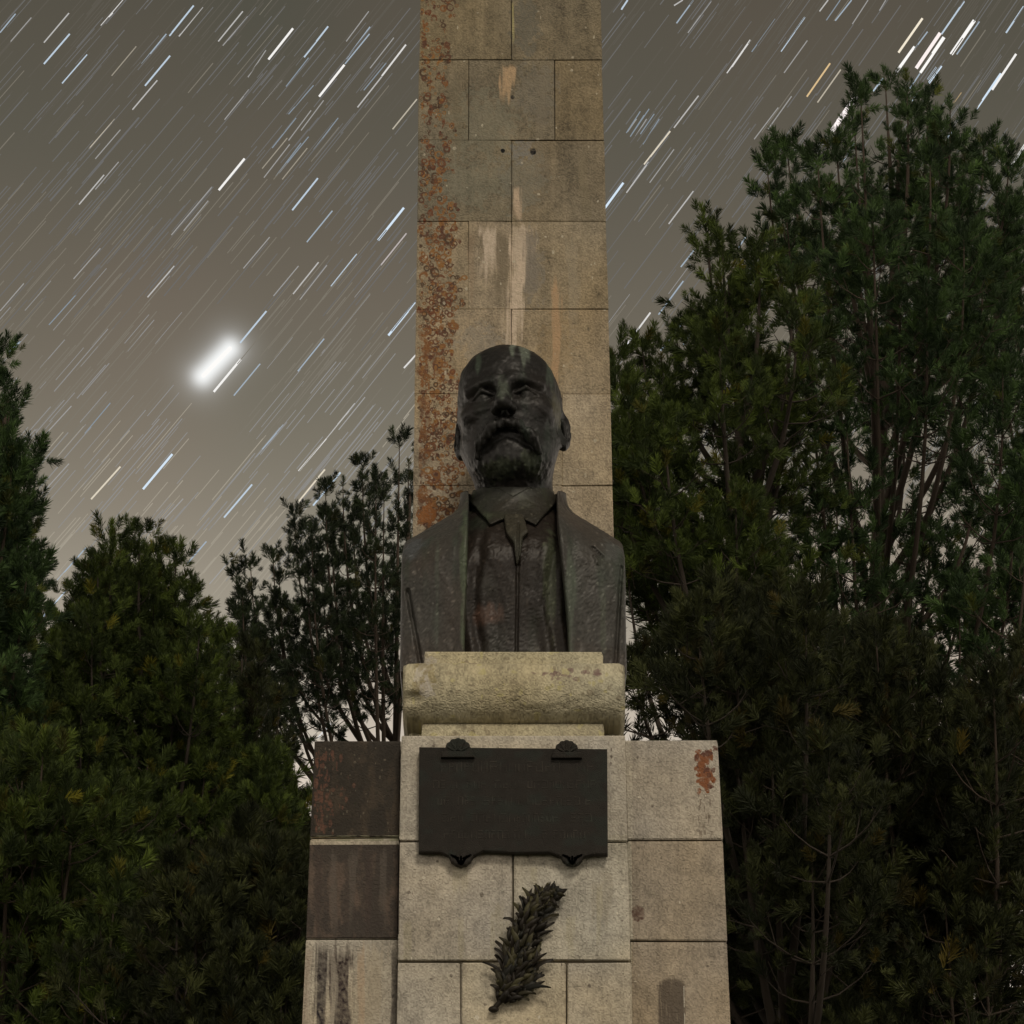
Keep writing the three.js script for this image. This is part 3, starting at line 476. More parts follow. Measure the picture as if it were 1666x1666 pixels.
  const vg = surfaceNets(vest, [-0.16, -0.084, -0.075], [0.16, 0.46, 0.215], 0.0042);
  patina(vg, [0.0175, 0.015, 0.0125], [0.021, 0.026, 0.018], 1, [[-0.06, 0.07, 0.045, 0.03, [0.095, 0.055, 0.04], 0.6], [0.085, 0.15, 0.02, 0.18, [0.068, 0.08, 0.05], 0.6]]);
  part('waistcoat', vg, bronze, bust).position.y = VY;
  // ---- shirt collar with two turned-down points, and the tie: both lie on the waistcoat and the neck
  const poly = (v, x, y) => { let d = 1e9, s = 1; for (let i = 0, j = v.length - 1; i < v.length; j = i++) { const ex = v[j][0] - v[i][0], ey = v[j][1] - v[i][1], wx = x - v[i][0], wy = y - v[i][1], t = clamp((wx * ex + wy * ey) / (ex * ex + ey * ey)), bx = wx - ex * t, by = wy - ey * t; d = Math.min(d, bx * bx + by * by); const c1 = y >= v[i][1], c2 = y < v[j][1], c3 = ex * wy > ey * wx; if ((c1 && c2 && c3) || (!c1 && !c2 && !c3)) s = -s; } return s * Math.sqrt(d); };
  const under = (X, y, z) => smin(vest(X, y, z), Math.max(Math.hypot(X, z + 0.022) - 0.09 + 0.1 * (y - 0.4), y - 0.47), 0.03);
  const flap = [[0.112, 0.425], [0.052, 0.296], [-0.004, 0.335], [-0.004, 0.385], [0.03, 0.41], [0.08, 0.43]];
  const sc = (X, y, z) => {
    const x = Math.abs(X), cr = Math.hypot(X, (z + 0.022) * 0.97), cy = y - 0.405 + 0.32 * z;
    let d = Math.max(Math.abs(cr - 0.094 + 0.1 * cy) - 0.005, Math.abs(cy) - 0.034);
    if (z > 0) d = Math.min(d, smax(Math.abs(under(X, y, z) - 0.006) - 0.006, poly(flap, x, y), 0.003));
    return d + 0.0022 * (noise3(X * 60, y * 60, z * 60) - 0.5);
  };
  part('shirt_collar', patina(surfaceNets(sc, [-0.13, 0.26, -0.15], [0.13, 0.49, 0.2], 0.0028), [0.026, 0.027, 0.022], [0.045, 0.056, 0.034]), bronze, bust).position.y = VY;
  const knot = [[-0.022, 0.333], [0.022, 0.333], [0.034, 0.268], [0.022, 0.252], [0.016, 0.2], [0.008, 0.18], [0.0, 0.235], [-0.016, 0.268]];
  const tie = (X, y, z) => z < 0.03 ? 0.05 : smax(Math.abs(under(X, y, z) - 0.006) - 0.011 - 0.003 * noise3(X * 90, y * 30, 4), poly(knot, X, y), 0.008) + 0.002 * (noise3(X * 70, y * 30, z * 40) - 0.5);
  part('necktie', patina(surfaceNets(tie, [-0.06, 0.16, 0.02], [0.06, 0.36, 0.22], 0.0028), [0.036, 0.037, 0.028], [0.045, 0.052, 0.034]), bronze, bust).position.y = VY;
}

// ------------------------------------------------------------------ bronze plaque
{
  const z0 = 0.004, th = 0.026, t = thing('bronze_plaque', 'dark bronze tablet with worn lettering and four scalloped bosses, fixed to the pedestal front', 'plaque');
  const N = 1024, M = 576, a = P(681, 1389, th), b = P(989, 1214, th), wm = b.x - a.x, hm = b.y - a.y;
  const col = new Uint8Array(N * M * 4), bmp = new Uint8Array(N * M * 4), R = rng(77), ink = new Float32Array(N * M);
  for (let line = 0; line < 5; line++) {          // relief too worn to be read: short broken strokes in rows
    const y = M * (0.76 - line * 0.155), h = M * (line < 1 ? 0.1 : 0.075), inset = 0.07 + 0.1 * R(); let x = N * inset;
    while (x < N * (1 - inset)) {
      const w = h * (0.4 + 0.3 * R());
      if (R() < 0.86) for (const q of [0, 1, 2]) { const v = R(), up = v < 0.55, x0 = x + (up ? (q % 2) * w : 0), y0 = up ? y : y + q * h * 0.45, lx = up ? 7 : w, ly = up ? h * (0.5 + 0.5 * R()) : 6; for (let j = 0; j < ly; j++) for (let i = 0; i < lx; i++) { const k = Math.floor(y0 + j) * N + Math.floor(x0 + i); if (k >= 0 && k < N * M) ink[k] = 0.8; } }
      x += w + h * (R() < 0.16 ? 0.8 : 0.32);
    }
  }
  for (let j = 0; j < M; j++) for (let i = 0; i < N; i++) {
    const k = j * N + i, n = fbm2(i / 30, j / 30, 3, 4), f = noise2(i / 1.6, j / 1.6, 5), g = smooth(0.5, 0.75, fbm2(i / 90, j / 60, 8, 3)), s = noise2(i / 3.4, j / 3.4, 12) > 0.978 ? 7 : 1;
    const v = (0.7 + 0.35 * n + 0.6 * (f - 0.5)) * s * (1 + 1.7 * ink[k] * n), c = mixc([0.026, 0.023, 0.019], [0.025, 0.028, 0.023], g);
    for (let q = 0; q < 3; q++) { col[k * 4 + q] = toS(c[q] * v); bmp[k * 4 + q] = Math.round(255 * clamp(0.3 + 0.25 * f + 0.5 * ink[k] * (0.4 + 0.6 * n))); }
    col[k * 4 + 3] = bmp[k * 4 + 3] = 255;
  }
  const tx = (d, s) => { const q = new THREE.DataTexture(d, N, M); q.magFilter = THREE.LinearFilter; q.minFilter = THREE.LinearFilter; q.wrapS = q.wrapT = THREE.MirroredRepeatWrapping; if (s) q.colorSpace = THREE.SRGBColorSpace; q.needsUpdate = true; return q; };
  const m = new THREE.MeshPhysicalMaterial({ map: tx(col, true), bumpMap: tx(bmp, false), bumpScale: 0.006, roughness: 0.6, specularIntensity: 0.4 });
  const fixUV = (g) => { const p = g.attributes.position.array, uv = new Float32Array(p.length / 3 * 2); for (let k = 0; k < p.length / 3; k++) { uv[k * 2] = (p[k * 3] - a.x) / wm; uv[k * 2 + 1] = (p[k * 3 + 1] - a.y) / hm; } g.setAttribute('uv', new THREE.BufferAttribute(uv, 2)); return g; };
  const ext = (sh, d, z, bevel) => { const g = new THREE.ExtrudeGeometry(sh, { depth: d, bevelEnabled: true, bevelThickness: bevel, bevelSize: bevel, bevelOffset: -bevel, bevelSegments: 2, curveSegments: 10 }); g.translate(0, 0, z + bevel); return fixUV(g); };
  // tablet whose lower edge swells over the lower bosses
  const q = (x, y) => P(x, y, th), sh = new THREE.Shape(), low = [[681, 1386], [716, 1386], [730, 1392], [740, 1399], [750, 1401], [760, 1399], [770, 1392], [786, 1384], [840, 1387], [894, 1386], [910, 1392], [920, 1400], [930, 1402], [940, 1400], [950, 1393], [966, 1389], [989, 1390]];
  sh.moveTo(q(682, 1215).x, q(682, 1215).y);
  for (const [x, y] of low) { const p = q(x, y); sh.lineTo(p.x, p.y); }
  sh.lineTo(q(988, 1218).x, q(988, 1218).y); sh.closePath();
  part('tablet', ext(sh, th - z0 - 0.006, z0, 0.003), m, t);
  for (const [x0, y0, r, up] of [[745, 1225, 22, 1], [922, 1226, 20, 1], [750, 1388, 20, -1], [931, 1388, 19, -1]]) {
    const c = P(x0, y0, th + 0.004), rr = r / 720, s2 = new THREE.Shape(), lobes = 7;
    s2.moveTo(c.x - rr, c.y);
    for (let k = 1; k <= 56; k++) { const an = Math.PI - Math.PI * k / 56, w = 1 + 0.06 * Math.abs(Math.sin(an * lobes)) - 0.05; s2.lineTo(c.x + Math.cos(an) * rr * w * (up > 0 ? 1 : 0.95), c.y + up * Math.sin(an) * rr * w * (up > 0 ? 1.12 : 0.95)); }
    s2.closePath();
    const boss = part('boss', ext(s2, 0.014, up > 0 ? 0.012 : 0.006, 0.0035), m, t);
    if (up > 0) { const s3 = new THREE.Shape(); s3.moveTo(c.x - rr * 1.18, c.y - 0.012); s3.lineTo(c.x + rr * 1.18, c.y - 0.012); s3.lineTo(c.x + rr * 1.12, c.y + 0.002); s3.lineTo(c.x - rr * 1.12, c.y + 0.002); s3.closePath(); part('ledge', ext(s3, 0.014, 0.018, 0.0025), m, boss); }
    for (let k = 0; k < 5; k++) { const an = Math.PI * (0.16 + 0.17 * k), g = new THREE.CylinderGeometry(0.0022, 0.0035, rr * 0.72, 6); g.rotateZ(an - Math.PI / 2); g.translate(c.x + Math.cos(an) * rr * 0.55, c.y + up * Math.sin(an) * rr * 0.55, up > 0 ? 0.033 : 0.027); if (up < 0) { g.translate(-c.x, -c.y, 0); g.scale(-1, 1, 1); g.translate(c.x, c.y, 0); } part('rib', fixUV(g), m, boss); }
  }
}

// ------------------------------------------------------------------ bronze palm frond on the pedestal front
{
  const t = thing('bronze_palm_frond', 'dark bronze palm frond of ragged overlapping leaflets, fixed below the plaque', 'palm frond');
  const pts = [[803, 1642], [816, 1627], [832, 1607], [841, 1586], [848, 1552], [860, 1503], [874, 1474], [888, 1460], [904, 1452]].map(([x, y], k) => P(x, y, 0.014 + 0.003 * Math.sin(k)));
  const cv = new THREE.CatmullRomCurve3(pts), R = rng(55);
  const cols = [[0.017, 0.014, 0.01], [0.013, 0.011, 0.008], [0.026, 0.023, 0.012], [0.013, 0.013, 0.01], [0.05, 0.046, 0.022]];
  const mats = cols.map((c) => new THREE.MeshPhysicalMaterial({ color: new THREE.Color().setRGB(...c), roughness: 0.5, specularIntensity: 0.35 }));
  part('midrib', new THREE.TubeGeometry(cv, 60, 0.0055, 8), mats[0], t);
  const knob = new THREE.SphereGeometry(0.009, 10, 8); knob.scale(1.25, 0.8, 0.9); knob.translate(pts[0].x, pts[0].y, pts[0].z); part('stem_end', knob, mats[0], t);
  const leaf = (len, w, bend) => {                 // folded lance-shaped blade along +x, lifted and drooping at the tip
    const pos = [], idx = [], n = 6; for (let k = 0; k <= n; k++) { const u = k / n, hw = w * Math.pow(Math.sin(Math.PI * Math.min(1, 0.16 + u * 0.84)), 0.6), x = u * len, y = bend * u * u * len, z = 0.008 * Math.sin(u * Math.PI * 0.9); pos.push(x, y + hw, z - 0.003, x, y, z + 0.0028, x, y - hw, z - 0.003); }
    for (let k = 0; k < n; k++) for (const s of [0, 1]) { const A = k * 3 + s; idx.push(A, A + 1, A + 4, A, A + 4, A + 3); }
    const g = new THREE.BufferGeometry(); g.setAttribute('position', new THREE.Float32BufferAttribute(pos, 3)); g.setIndex(idx); g.computeVertexNormals(); return g;
  };
  const half = topAt([[0, 0.002], [0.12, 0.008], [0.18, 0.036], [0.3, 0.058], [0.45, 0.056], [0.62, 0.044], [0.78, 0.026], [0.9, 0.009], [1, 0.002]]);
  for (let k = 0; k < 210; k++) {                  // leaflets overlap like feathers from the stem to the tip
    const u = 0.1 + 0.88 * (k + R()) / 210, v = (k % 7 - 3) / 3 * (0.85 + 0.25 * R()), p = cv.getPoint(u), tg = cv.getTangent(u), an = Math.atan2(tg.y, tg.x), h = half(u);
    const off = v * h * 0.52, len = (0.014 + 0.036 * R()) * (0.55 + 9 * h), turn = -v * (0.55 + 0.5 * R()) + (R() - 0.5) * 0.35;
    const m = part('leaflet', leaf(len, 0.0042 + 0.0034 * R(), (R() - 0.5) * 1.3), mats[Math.floor(R() * 5)], t);
    m.position.set(p.x + Math.sin(an) * off, p.y - Math.cos(an) * off, 0.009 + 0.011 * (1 - Math.abs(v) * 0.8) + R() * 0.006); m.rotation.set(0, 0, an + turn); m.rotateX((R() - 0.5) * 1.1 - v * 0.4); m.rotateY(0.08 - R() * 0.22);
  }
}

// ------------------------------------------------------------------ pines
const tufts = [0, 1, 2].map((v) => {                  // a shoot set with needles that lean forward, along +y
  const R = rng(900 + v), pos = [], nor = [], n = 78, L = 0.105;
  for (let k = 0; k < n; k++) {
    const u = Math.pow(R(), 0.8), a = R() * 6.283, y = u * L, lean = 0.35 + 0.6 * R() - 0.35 * u, len = (0.045 + 0.03 * R()) * (1.1 - 0.3 * u), w = 0.0017 + 0.0009 * R();
    const d = new THREE.Vector3(Math.cos(a) * Math.sin(lean + 0.25), Math.cos(lean + 0.25), Math.sin(a) * Math.sin(lean + 0.25)), sd = new THREE.Vector3(R() - 0.5, R() - 0.5, R() - 0.5).cross(d).normalize().multiplyScalar(w);
    const b = new THREE.Vector3(Math.cos(a) * 0.004, y, Math.sin(a) * 0.004), e = b.clone().addScaledVector(d, len), mid = b.clone().addScaledVector(d, len * 0.65), nn = new THREE.Vector3().crossVectors(sd, d).normalize();
    const q = [b.clone().sub(sd), b.clone().add(sd), mid.clone().add(sd), b.clone().sub(sd), mid.clone().add(sd), mid.clone().sub(sd), mid.clone().sub(sd), mid.clone().add(sd), e];
    for (const p of q) { pos.push(p.x, p.y, p.z); nor.push(nn.x, nn.y, nn.z); }
  }
  const g = new THREE.BufferGeometry(); g.setAttribute('position', new THREE.Float32BufferAttribute(pos, 3)); g.setAttribute('normal', new THREE.Float32BufferAttribute(nor, 3)); return g;
});
const needleMat = new THREE.MeshPhysicalMaterial({ color: 0xffffff, roughness: 0.75, specularIntensity: 0.35, transmission: 0.3, thickness: 0 });
const barkMat = [[0.034, 0.026, 0.019], [0.046, 0.033, 0.023]].map((c) => new THREE.MeshStandardMaterial({ color: new THREE.Color().setRGB(...c), roughness: 0.95 }));
function tube(pts, r0, r1, sides) {                    // tapered limb through points
  const n = pts.length, pos = [], nor = [], idx = [], U = new THREE.Vector3(), W = new THREE.Vector3(), T = new THREE.Vector3();
  for (let k = 0; k < n; k++) {
    T.subVectors(pts[Math.min(k + 1, n - 1)], pts[Math.max(k - 1, 0)]).normalize(); U.set(0.31, 0.2, 0.93).cross(T).normalize(); W.crossVectors(T, U);
    const r = r0 + (r1 - r0) * k / (n - 1);
    for (let s = 0; s < sides; s++) { const a = s / sides * 6.2832, x = Math.cos(a), y = Math.sin(a), nx = U.x * x + W.x * y, ny = U.y * x + W.y * y, nz = U.z * x + W.z * y; pos.push(pts[k].x + nx * r, pts[k].y + ny * r, pts[k].z + nz * r); nor.push(nx, ny, nz); }
  }
  for (let k = 0; k + 1 < n; k++) for (let s = 0; s < sides; s++) { const a = k * sides + s, b = k * sides + (s + 1) % sides; idx.push(a, b, a + sides, b, b + sides, a + sides); }
  const g = new THREE.BufferGeometry(); g.setAttribute('position', new THREE.Float32BufferAttribute(pos, 3)); g.setAttribute('normal', new THREE.Float32BufferAttribute(nor, 3)); g.setIndex(idx); return g;
}
const bez = (a, b, c, t) => new THREE.Vector3(a.x * (1 - t) ** 2 + 2 * b.x * t * (1 - t) + c.x * t * t, a.y * (1 - t) ** 2 + 2 * b.y * t * (1 - t) + c.y * t * t, a.z * (1 - t) ** 2 + 2 * b.z * t * (1 - t) + c.z * t * t);
let tuftCount = 0;
/* tops: [px, py, length of the leafy part (m), its spread (m)] of every leader, at the tree's distance */
function pine(name, label, dist, basePx, tops, o) {
  const R = rng(o.seed), t = thing(name, label, 'tree', 'pines behind the monument');
  const foot = PD(basePx, 1300, dist); foot.y = 0; t.position.copy(foot);
  const lead = tops.map(([px, py, len, sp]) => { const top = PD(px, py, dist + (R() - 0.5) * (o.deep ?? 2.4)).sub(foot); top.y -= 0.06; return { top, len, sp }; });
  const high = lead.reduce((a, b) => (b.top.y > a.top.y ? b : a)), hy = high.top.y, lean = (y) => { const u = y / hy; return new THREE.Vector3(high.top.x * u * u + 0.12 * Math.sin(u * 7 + o.seed), y, high.top.z * u * u + 0.1 * Math.sin(u * 5 + 2)); };
  const tp = []; for (let k = 0; k <= 16; k++) tp.push(lean(-0.05 + (hy - 0.3) * k / 16));
  part('trunk', tube(tp, o.trunk ?? 0.13, 0.012, 9), barkMat[o.seed % 2], t);
  const M = [[], [], []], C = [[], [], []], up = new THREE.Vector3(0, 1, 0), Q = new THREE.Quaternion(), Q2 = new THREE.Quaternion(), mm = new THREE.Matrix4();
  const tuft = (p, d, s) => {
    const v = Math.floor(R() * 3), dir = d.clone().normalize(); Q.setFromUnitVectors(up, dir); Q2.setFromAxisAngle(up, R() * 6.28); Q.multiply(Q2);
    const k = s * (0.55 + 0.45 * R()) * (o.size ?? 1); mm.compose(p, Q, new THREE.Vector3(k, k * (0.9 + 0.3 * R()), k)); M[v].push(mm.clone());
    const u = R() * R() * 0.9 + 0.1 * R(), c = mixc(o.col[0], o.col[1], u), f = R() < 0.06 ? [1.7, 1.15, 0.7] : [1, 1, 1]; C[v].push(new THREE.Color().setRGB(c[0] * f[0], c[1] * f[1], c[2] * f[2]));  // wide random tint imitates lit and shaded tufts
  };
  for (const l of lead) {
    const off = Math.hypot(l.top.x - lean(Math.max(0.5, l.top.y)).x, l.top.z - lean(Math.max(0.5, l.top.y)).z);
    const sy = Math.max(0.6, l.top.y - l.len * 0.9 - off * 0.75), S0 = lean(Math.min(sy, hy - 0.4)), cp = new THREE.Vector3(l.top.x * 0.92 + S0.x * 0.08, sy + (l.top.y - sy) * 0.3, l.top.z * 0.92 + S0.z * 0.08);
    const wood = [], lp = []; for (let k = 0; k <= 10; k++) lp.push(bez(S0, cp, l.top, k / 10));
    wood.push(tube(lp, (o.limb ?? 0.022) + 0.006 * l.len, 0.004, 5));
    const total = S0.distanceTo(l.top) || 1, step = o.step ?? 0.155;
    for (let s = 0.02; s < Math.min(l.len, total * 0.97); s += step * (0.7 + 0.6 * R())) {
      const u = 1 - s / total, c = bez(S0, cp, l.top, clamp(u)), ax = bez(S0, cp, l.top, clamp(u + 0.02)).sub(bez(S0, cp, l.top, clamp(u - 0.02))).normalize();
      const w = s / l.len, rad = Math.max(0.05, l.sp * Math.pow(w, 0.75) * (w > 0.8 ? 1.15 - (w - 0.8) : 1)), n = (o.whorl ?? 3) + Math.floor(R() * 2); let a0 = R() * 6.28;
      if (R() < (o.bare ?? 0)) continue;
      for (let k = 0; k < n; k++) {
        const a = a0 + k / n * 6.283 + (R() - 0.5) * 0.8, out = new THREE.Vector3(Math.cos(a), 0, Math.sin(a)), len = rad * (0.45 + 0.75 * R()), rise = 0.35 + 0.35 * R();
        const e = c.clone().addScaledVector(out, len).addScaledVector(ax, len * rise + 0.02), md = c.clone().addScaledVector(out, len * 0.65).addScaledVector(ax, len * rise * 0.25);
        const tip = e.clone().sub(md).normalize().addScaledVector(up, 0.55);
        if (len > 0.1) wood.push(tube([0, 0.34, 0.67, 1].map((q) => bez(c, md, e, q)), 0.0045 + 0.006 * len, 0.0022, 3));
        const clump = (p, d, m, sp) => { for (let q = 0; q < m; q++) { const v = new THREE.Vector3(R() - 0.5, R() - 0.5, R() - 0.5); tuft(p.clone().addScaledVector(v, sp), d.clone().normalize().multiplyScalar(0.7).addScaledVector(up, 0.35).addScaledVector(v, 1.7), 0.75 + 0.4 * R()); } };
        tuft(e, tip, 1); clump(e, tip, (o.full ?? 3) + Math.floor(R() * 3), 0.14);
        const m = Math.round(len / (o.gap ?? 0.2) * (0.6 + 0.8 * R()));
        for (let q = 0; q < m; q++) {
          const v = 0.4 + 0.6 * (q + R()) / m, b = bez(c, md, e, v), sd = new THREE.Vector3(R() - 0.5, 0.1 + 0.6 * R(), R() - 0.5).normalize(), ln = 0.06 + 0.16 * R() * (1.1 - v * 0.6), e2 = b.clone().addScaledVector(sd, ln).addScaledVector(out, 0.03);
          wood.push(tube([b, e2], 0.003, 0.0018, 3)); clump(e2, sd, 2 + Math.floor(R() * 2), 0.1);
        }
      }
    }
    tuft(l.top.clone().addScaledVector(up, -0.05), up, 1.1);
    part('limb', mergeGeometries(wood), barkMat[o.seed % 2], t);
  }
  tufts.forEach((g, v) => { const im = new THREE.InstancedMesh(g, needleMat, M[v].length); im.name = 'crown'; im.userData.kind = 'stuff'; M[v].forEach((q, k) => { im.setMatrixAt(k, q); im.setColorAt(k, C[v][k]); }); tuftCount += M[v].length; t.add(im); });
  return t;
}
function mass(tops, line, n, bottom, seed, len, sp, pow = 1) { const R = rng(seed), f = topAt(line), x0 = line[0][0], x1 = line[line.length - 1][0]; for (let k = 0; k < n; k++) { const x = x0 + (x1 - x0) * R(), y0 = f(x) + 25; tops.push([x, y0 + (bottom - y0) * Math.pow(R(), pow), len * (0.7 + 0.6 * R()), sp * (0.75 + 0.5 * R())]); } return tops; }
const G0 = [[0.014, 0.03, 0.012], [0.12, 0.21, 0.06]], G1 = [[0.02, 0.034, 0.008], [0.15, 0.21, 0.036]], G2 = [[0.012, 0.017, 0.006], [0.09, 0.105, 0.03]], G3 = [[0.01, 0.018, 0.008], [0.05, 0.075, 0.026]];  // dark and bright tints; the last two darkened, shade put into the needle colour

pine('pine_tree', 'tallest dense pine with a broad crown, rising beside the obelisk', 19, 1430, mass([
  [1400, 150, 1.2, 0.3], [1440, 128, 1.4, 0.32], [1475, 140, 1.3, 0.3], [1508, 150, 1.2, 0.3], [1545, 160, 1.2, 0.28], [1600, 225, 1.2, 0.3], [1640, 250, 1.1, 0.28], [1280, 232, 1.3, 0.22], [1248, 262, 1.2, 0.2], [1330, 255, 1.2, 0.26], [1360, 225, 1, 0.25], [1570, 205, 1.1, 0.26], [1390, 200, 1.2, 0.3], [1520, 200, 1.2, 0.3]],
  [[1240, 330], [1290, 290], [1330, 290], [1390, 210], [1440, 190], [1540, 210], [1600, 290], [1690, 330]], 46, 1260, 71, 1.1, 0.42), { seed: 101, col: G0, deep: 3, bare: 0.3 });
pine('pine_tree', 'leaning pine with upright tips, its dark lower limbs reaching behind the bust shoulder', 17, 1225, mass([
  [1150, 362, 1.1, 0.2], [1175, 395, 0.9, 0.2], [1205, 470, 0.9, 0.24], [1100, 530, 0.9, 0.2], [1130, 520, 0.8, 0.2], [1045, 555, 0.8, 0.17], [1005, 575, 0.9, 0.14], [1075, 565, 0.8, 0.18], [1235, 400, 1, 0.25], [1020, 620, 0.8, 0.18]],
  [[1000, 640], [1050, 610], [1110, 570], [1150, 460], [1200, 500], [1260, 420], [1300, 430]], 24, 930, 72, 0.9, 0.3), { seed: 102, col: G1, deep: 1.6, bare: 0.22 });
pine('pine_tree', 'bushy pine at the edge of the wood, partly behind the tallest pine', 23, 1690, mass([[1640, 395, 1.2, 0.3], [1665, 330, 1.2, 0.3], [1620, 480, 1, 0.3]], [[1590, 520], [1640, 430], [1760, 400]], 18, 1300, 73, 1.2, 0.45), { seed: 103, col: G0 });
pine('pine_tree', 'low spreading pine with bare crooked trunk beside the pedestal wing', 14, 1235, mass([[1190, 1190, 0.7, 0.25], [1290, 1120, 0.8, 0.3], [1215, 985, 0.7, 0.3], [1175, 965, 0.7, 0.3], [1255, 960, 0.7, 0.3], [1135, 990, 0.6, 0.26], [1235, 1020, 0.6, 0.3], [1285, 985, 0.7, 0.3], [1195, 1030, 0.6, 0.3], [1310, 1000, 0.7, 0.3]], [[1030, 1010], [1100, 1020], [1180, 1080], [1300, 1020], [1420, 1050]], 24, 1420, 74, 0.75, 0.34, 1.2), { seed: 104, col: G2, deep: 1.8, trunk: 0.07 });
pine('pine_tree', 'dark bushy pine filling the ground beneath the tallest pine', 15, 1560, mass([], [[1330, 1000], [1450, 960], [1560, 1000], [1720, 960]], 46, 1720, 75, 0.85, 0.42), { seed: 105, col: G2, deep: 2.2 });
pine('pine_tree', 'shadowy young pine low beside the clean pedestal wing', 16, 1330, mass([], [[1180, 1330], [1260, 1280], [1400, 1300], [1480, 1380]], 30, 1720, 76, 0.8, 0.4), { seed: 106, col: G2, deep: 2 });
pine('pine_tree', 'tall thin pine with ragged side tips, beyond the cone shaped pine', 18, -30, mass([[0, 566, 1.2, 0.13], [16, 655, 0.9, 0.13], [56, 728, 0.8, 0.1], [40, 776, 0.9, 0.13], [56, 890, 0.7, 0.12], [22, 725, 0.9, 0.15], [44, 925, 0.8, 0.15], [-20, 605, 1.2, 0.18]], [[-120, 560], [-30, 620], [5, 740], [36, 930]], 24, 1200, 77, 0.9, 0.28), { seed: 107, col: G0, deep: 1.6 });
pine('pine_tree', 'dense cone shaped pine with yellowish green foliage', 20, 230, mass([[228, 857, 1.0, 0.22], [180, 874, 0.9, 0.2], [200, 892, 0.9, 0.22], [255, 897, 0.9, 0.22], [287, 900, 0.8, 0.16], [160, 917, 0.8, 0.2], [120, 957, 0.8, 0.2], [310, 962, 0.8, 0.2], [325, 1017, 0.8, 0.18], [345, 1027, 0.7, 0.16], [360, 1042, 0.7, 0.16], [90, 1002, 0.8, 0.2], [75, 1032, 0.8, 0.2]], [[60, 1050], [120, 980], [180, 910], [225, 890], [290, 930], [330, 1040], [400, 1110], [440, 1200]], 80, 1450, 78, 0.8, 0.36), { seed: 108, col: G1, deep: 2.4 });
pine('pine_tree', 'open sparse pine with the sky showing through its bare limbs', 27, 560, mass([[385, 925, 1.6, 0.22], [408, 912, 1.6, 0.22], [480, 832, 1.8, 0.26], [508, 860, 1.6, 0.26], [530, 790, 1.8, 0.26], [558, 775, 1.9, 0.28], [590, 752, 1.9, 0.26], [612, 775, 1.8, 0.28], [650, 712, 2.2, 0.26], [665, 745, 2, 0.26], [445, 900, 1.6, 0.3], [395, 960, 1.7, 0.34], [420, 985, 1.6, 0.36], [455, 935, 1.7, 0.36], [500, 895, 1.7, 0.34], [540, 850, 1.8, 0.34], [575, 830, 1.8, 0.34], [625, 800, 1.9, 0.34]], [[375, 985], [480, 900], [560, 840], [680, 790]], 9, 1080, 79, 1.0, 0.34), { seed: 109, col: G3, deep: 3, bare: 0.26, gap: 0.26, step: 0.18, full: 2, limb: 0.018 });
pine('pine_tree', 'ragged pine of middling height between the cone shaped and the sparse pine', 22, 440, mass([[420, 1060, 0.9, 0.22], [455, 1130, 0.9, 0.25], [395, 1045, 0.8, 0.2]], [[360, 1120], [430, 1150], [500, 1290], [560, 1370]], 36, 1560, 80, 0.9, 0.38), { seed: 110, col: G2, deep: 2.4, bare: 0.1 });
pine('pine_tree', 'dark low pine with drooping boughs under the cone shaped pine', 15, 90, mass([], [[-60, 1130], [60, 1180], [160, 1230], [260, 1260]], 44, 1720, 81, 0.8, 0.4), { seed: 111, col: G1, deep: 2 });
pine('pine_tree', 'dark thicket pine close beside the stained pedestal wing', 14, 400, mass([], [[230, 1330], [330, 1280], [430, 1330], [520, 1400]], 42, 1720, 82, 0.75, 0.38), { seed: 112, col: G2, deep: 2 });

